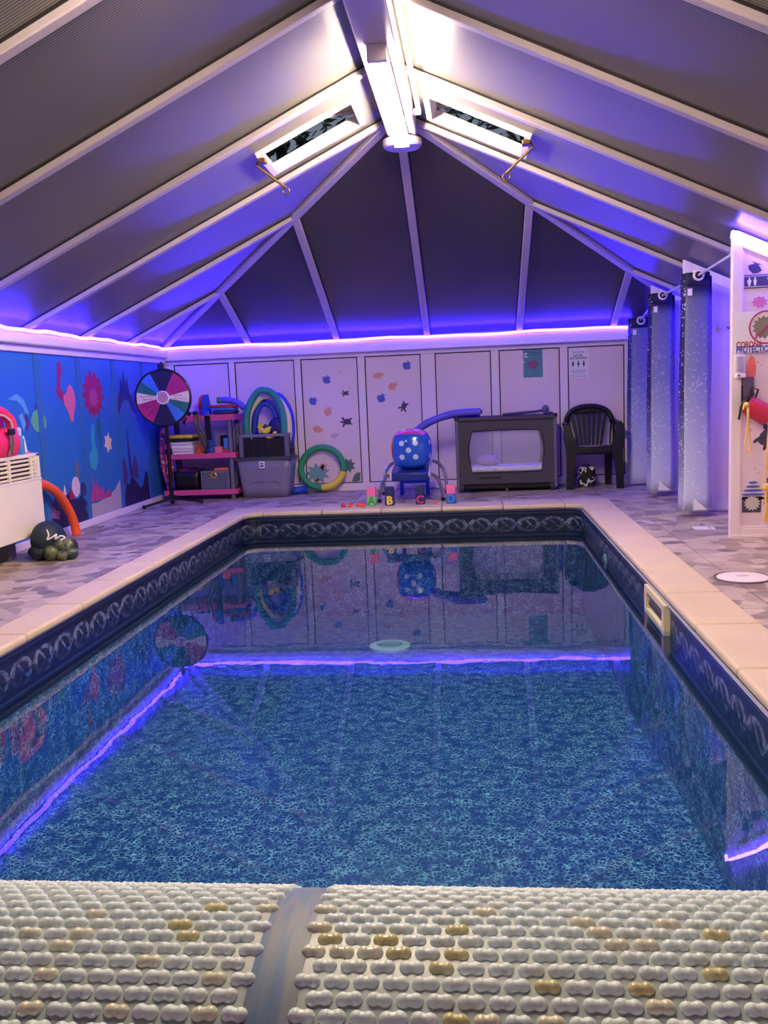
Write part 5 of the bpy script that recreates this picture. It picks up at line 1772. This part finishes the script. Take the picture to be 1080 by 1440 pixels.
tbg = thing('throw_bag', 'red rescue throw bag with yellow rope hanging on the nearest partition', 'rescue bag', (1.775, yw - .07, .835))
RA = Matrix.Rotation(math.radians(-28), 3, 'Y') @ Matrix.Rotation(PI / 2, 3, 'Y')
RA = Matrix.Rotation(math.radians(32), 3, 'Y') @ Matrix.Rotation(PI / 2, 3, 'Y')
part(tbg, 'bag_body', MB().lathe([(.045, -.075), (.056, -.07), (.064, -.02), (.067, .05), (.066, .09), (.05, .1)], 24, (0, 0, 0), RA), REDBAG)
part(tbg, 'bag_collar', MB().lathe([(.047, -.085), (.05, -.08), (.05, -.07)], 18, (0, 0, 0), RA), BLACKP)
part(tbg, 'black_strap', MB().tube(smooth_path([(-.02, -.03, .10), (-.07, -.035, .06), (-.095, -.03, .03), (-.105, -.03, -.02), (-.112, -.03, -.06)]), .008, 6), BLACKP)
kn = part(tbg, 'rope_knot', MB().ball((-.07, -.045, .03), (.022, .02, .018), 12, 8, .15, 1), ROPE)
part(tbg, 'rope_loop', MB().tube(smooth_path([(-.07, -.05, .03), (-.06, -.055, .0), (-.062, -.05, -.08), (-.07, -.045, -.18), (-.072, -.045, -.25), (-.055, -.045, -.272), (-.04, -.045, -.25), (-.05, -.045, -.16), (-.06, -.048, -.05), (-.066, -.052, .02)]), .0055, 6), ROPE)
part(tbg, 'rope_tail', MB().tube(smooth_path([(-.07, -.045, .035), (-.085, -.045, .02), (-.09, -.045, .0)]), .006, 6), ROPE)
rp = thing('rope', 'yellow rope hanging down with a knot on the nearest partition right of the red bag', 'rope', (1.868, yw - .03, .62))
part(rp, 'rope_strand', MB().tube(smooth_path([(.0, 0, .14), (-.006, 0, -.02), (-.014, 0, -.2), (-.015, 0, -.27)]), .0055, 6), ROPE)
part(rp, 'knot', MB().ball((-.015, -.005, -.285), (.022, .018, .024), 12, 8, .15, 2), ROPE)
part(rp, 'rope_tail', MB().tube(smooth_path([(-.013, 0, -.3), (-.012, 0, -.37), (-.008, 0, -.42), (-.016, 0, -.47), (-.02, 0, -.5), (-.006, 0, -.51), (.0, 0, -.47), (-.01, 0, -.42)]), .0075, 6), ROPE)
hk = thing('coat_hook', 'small white double hook on the middle cubicle partition', 'hook', (1.95, 7.311 + .015, 1.43))
part(hk, 'hook_plate', MB().bb(-.05, .03, -.012, 0, -.022, .022), WHITE, bevel=.004)
part(hk, 'hook_prong', MB().tube(smooth_path([(.02, -.012, 0), (.028, -.04, -.012), (.034, -.055, .02)]), .006, 6), GREYP)
part(hk, 'hook_prong', MB().tube(smooth_path([(-.03, -.012, 0), (-.03, -.04, -.012), (-.03, -.055, .02)]), .006, 6), WHITE)

# ---- floor fittings
lid = thing('skimmer_lid', 'round white skimmer lid set in the deck beside the pool', 'lid', (1.375, 4.77, 0))
part(lid, 'lid_disc', MB().lathe([(.128, .0), (.128, .006), (.12, .009), (.02, .010)], 36), WHITE)
part(lid, 'lid_grip', MB().bb(-.03, .03, -.006, .006, .009, .013), pm('grey_grip', (180, 174, 178), .4), bevel=.002)
part(lid, 'lid_surround', MB().tube([(.142 * math.cos(q * PI / 18), .142 * math.sin(q * PI / 18), .001) for q in range(36)], .006, 6, closed=True), GROUT)
pt_ = thing('floor_plate', 'small white rectangular plate on the tiles by the cubicles', 'plate', (1.585, 6.43, 0), -.1)
part(pt_, 'plate_body', MB().bb(-.07, .07, -.06, .06, 0, .005), WHITE, bevel=.002)
part(pt_, 'plate_slot', MB().bb(.03, .05, -.04, .04, .005, .0062), pm('grey_grip', (180, 174, 178), .4), smooth=0)
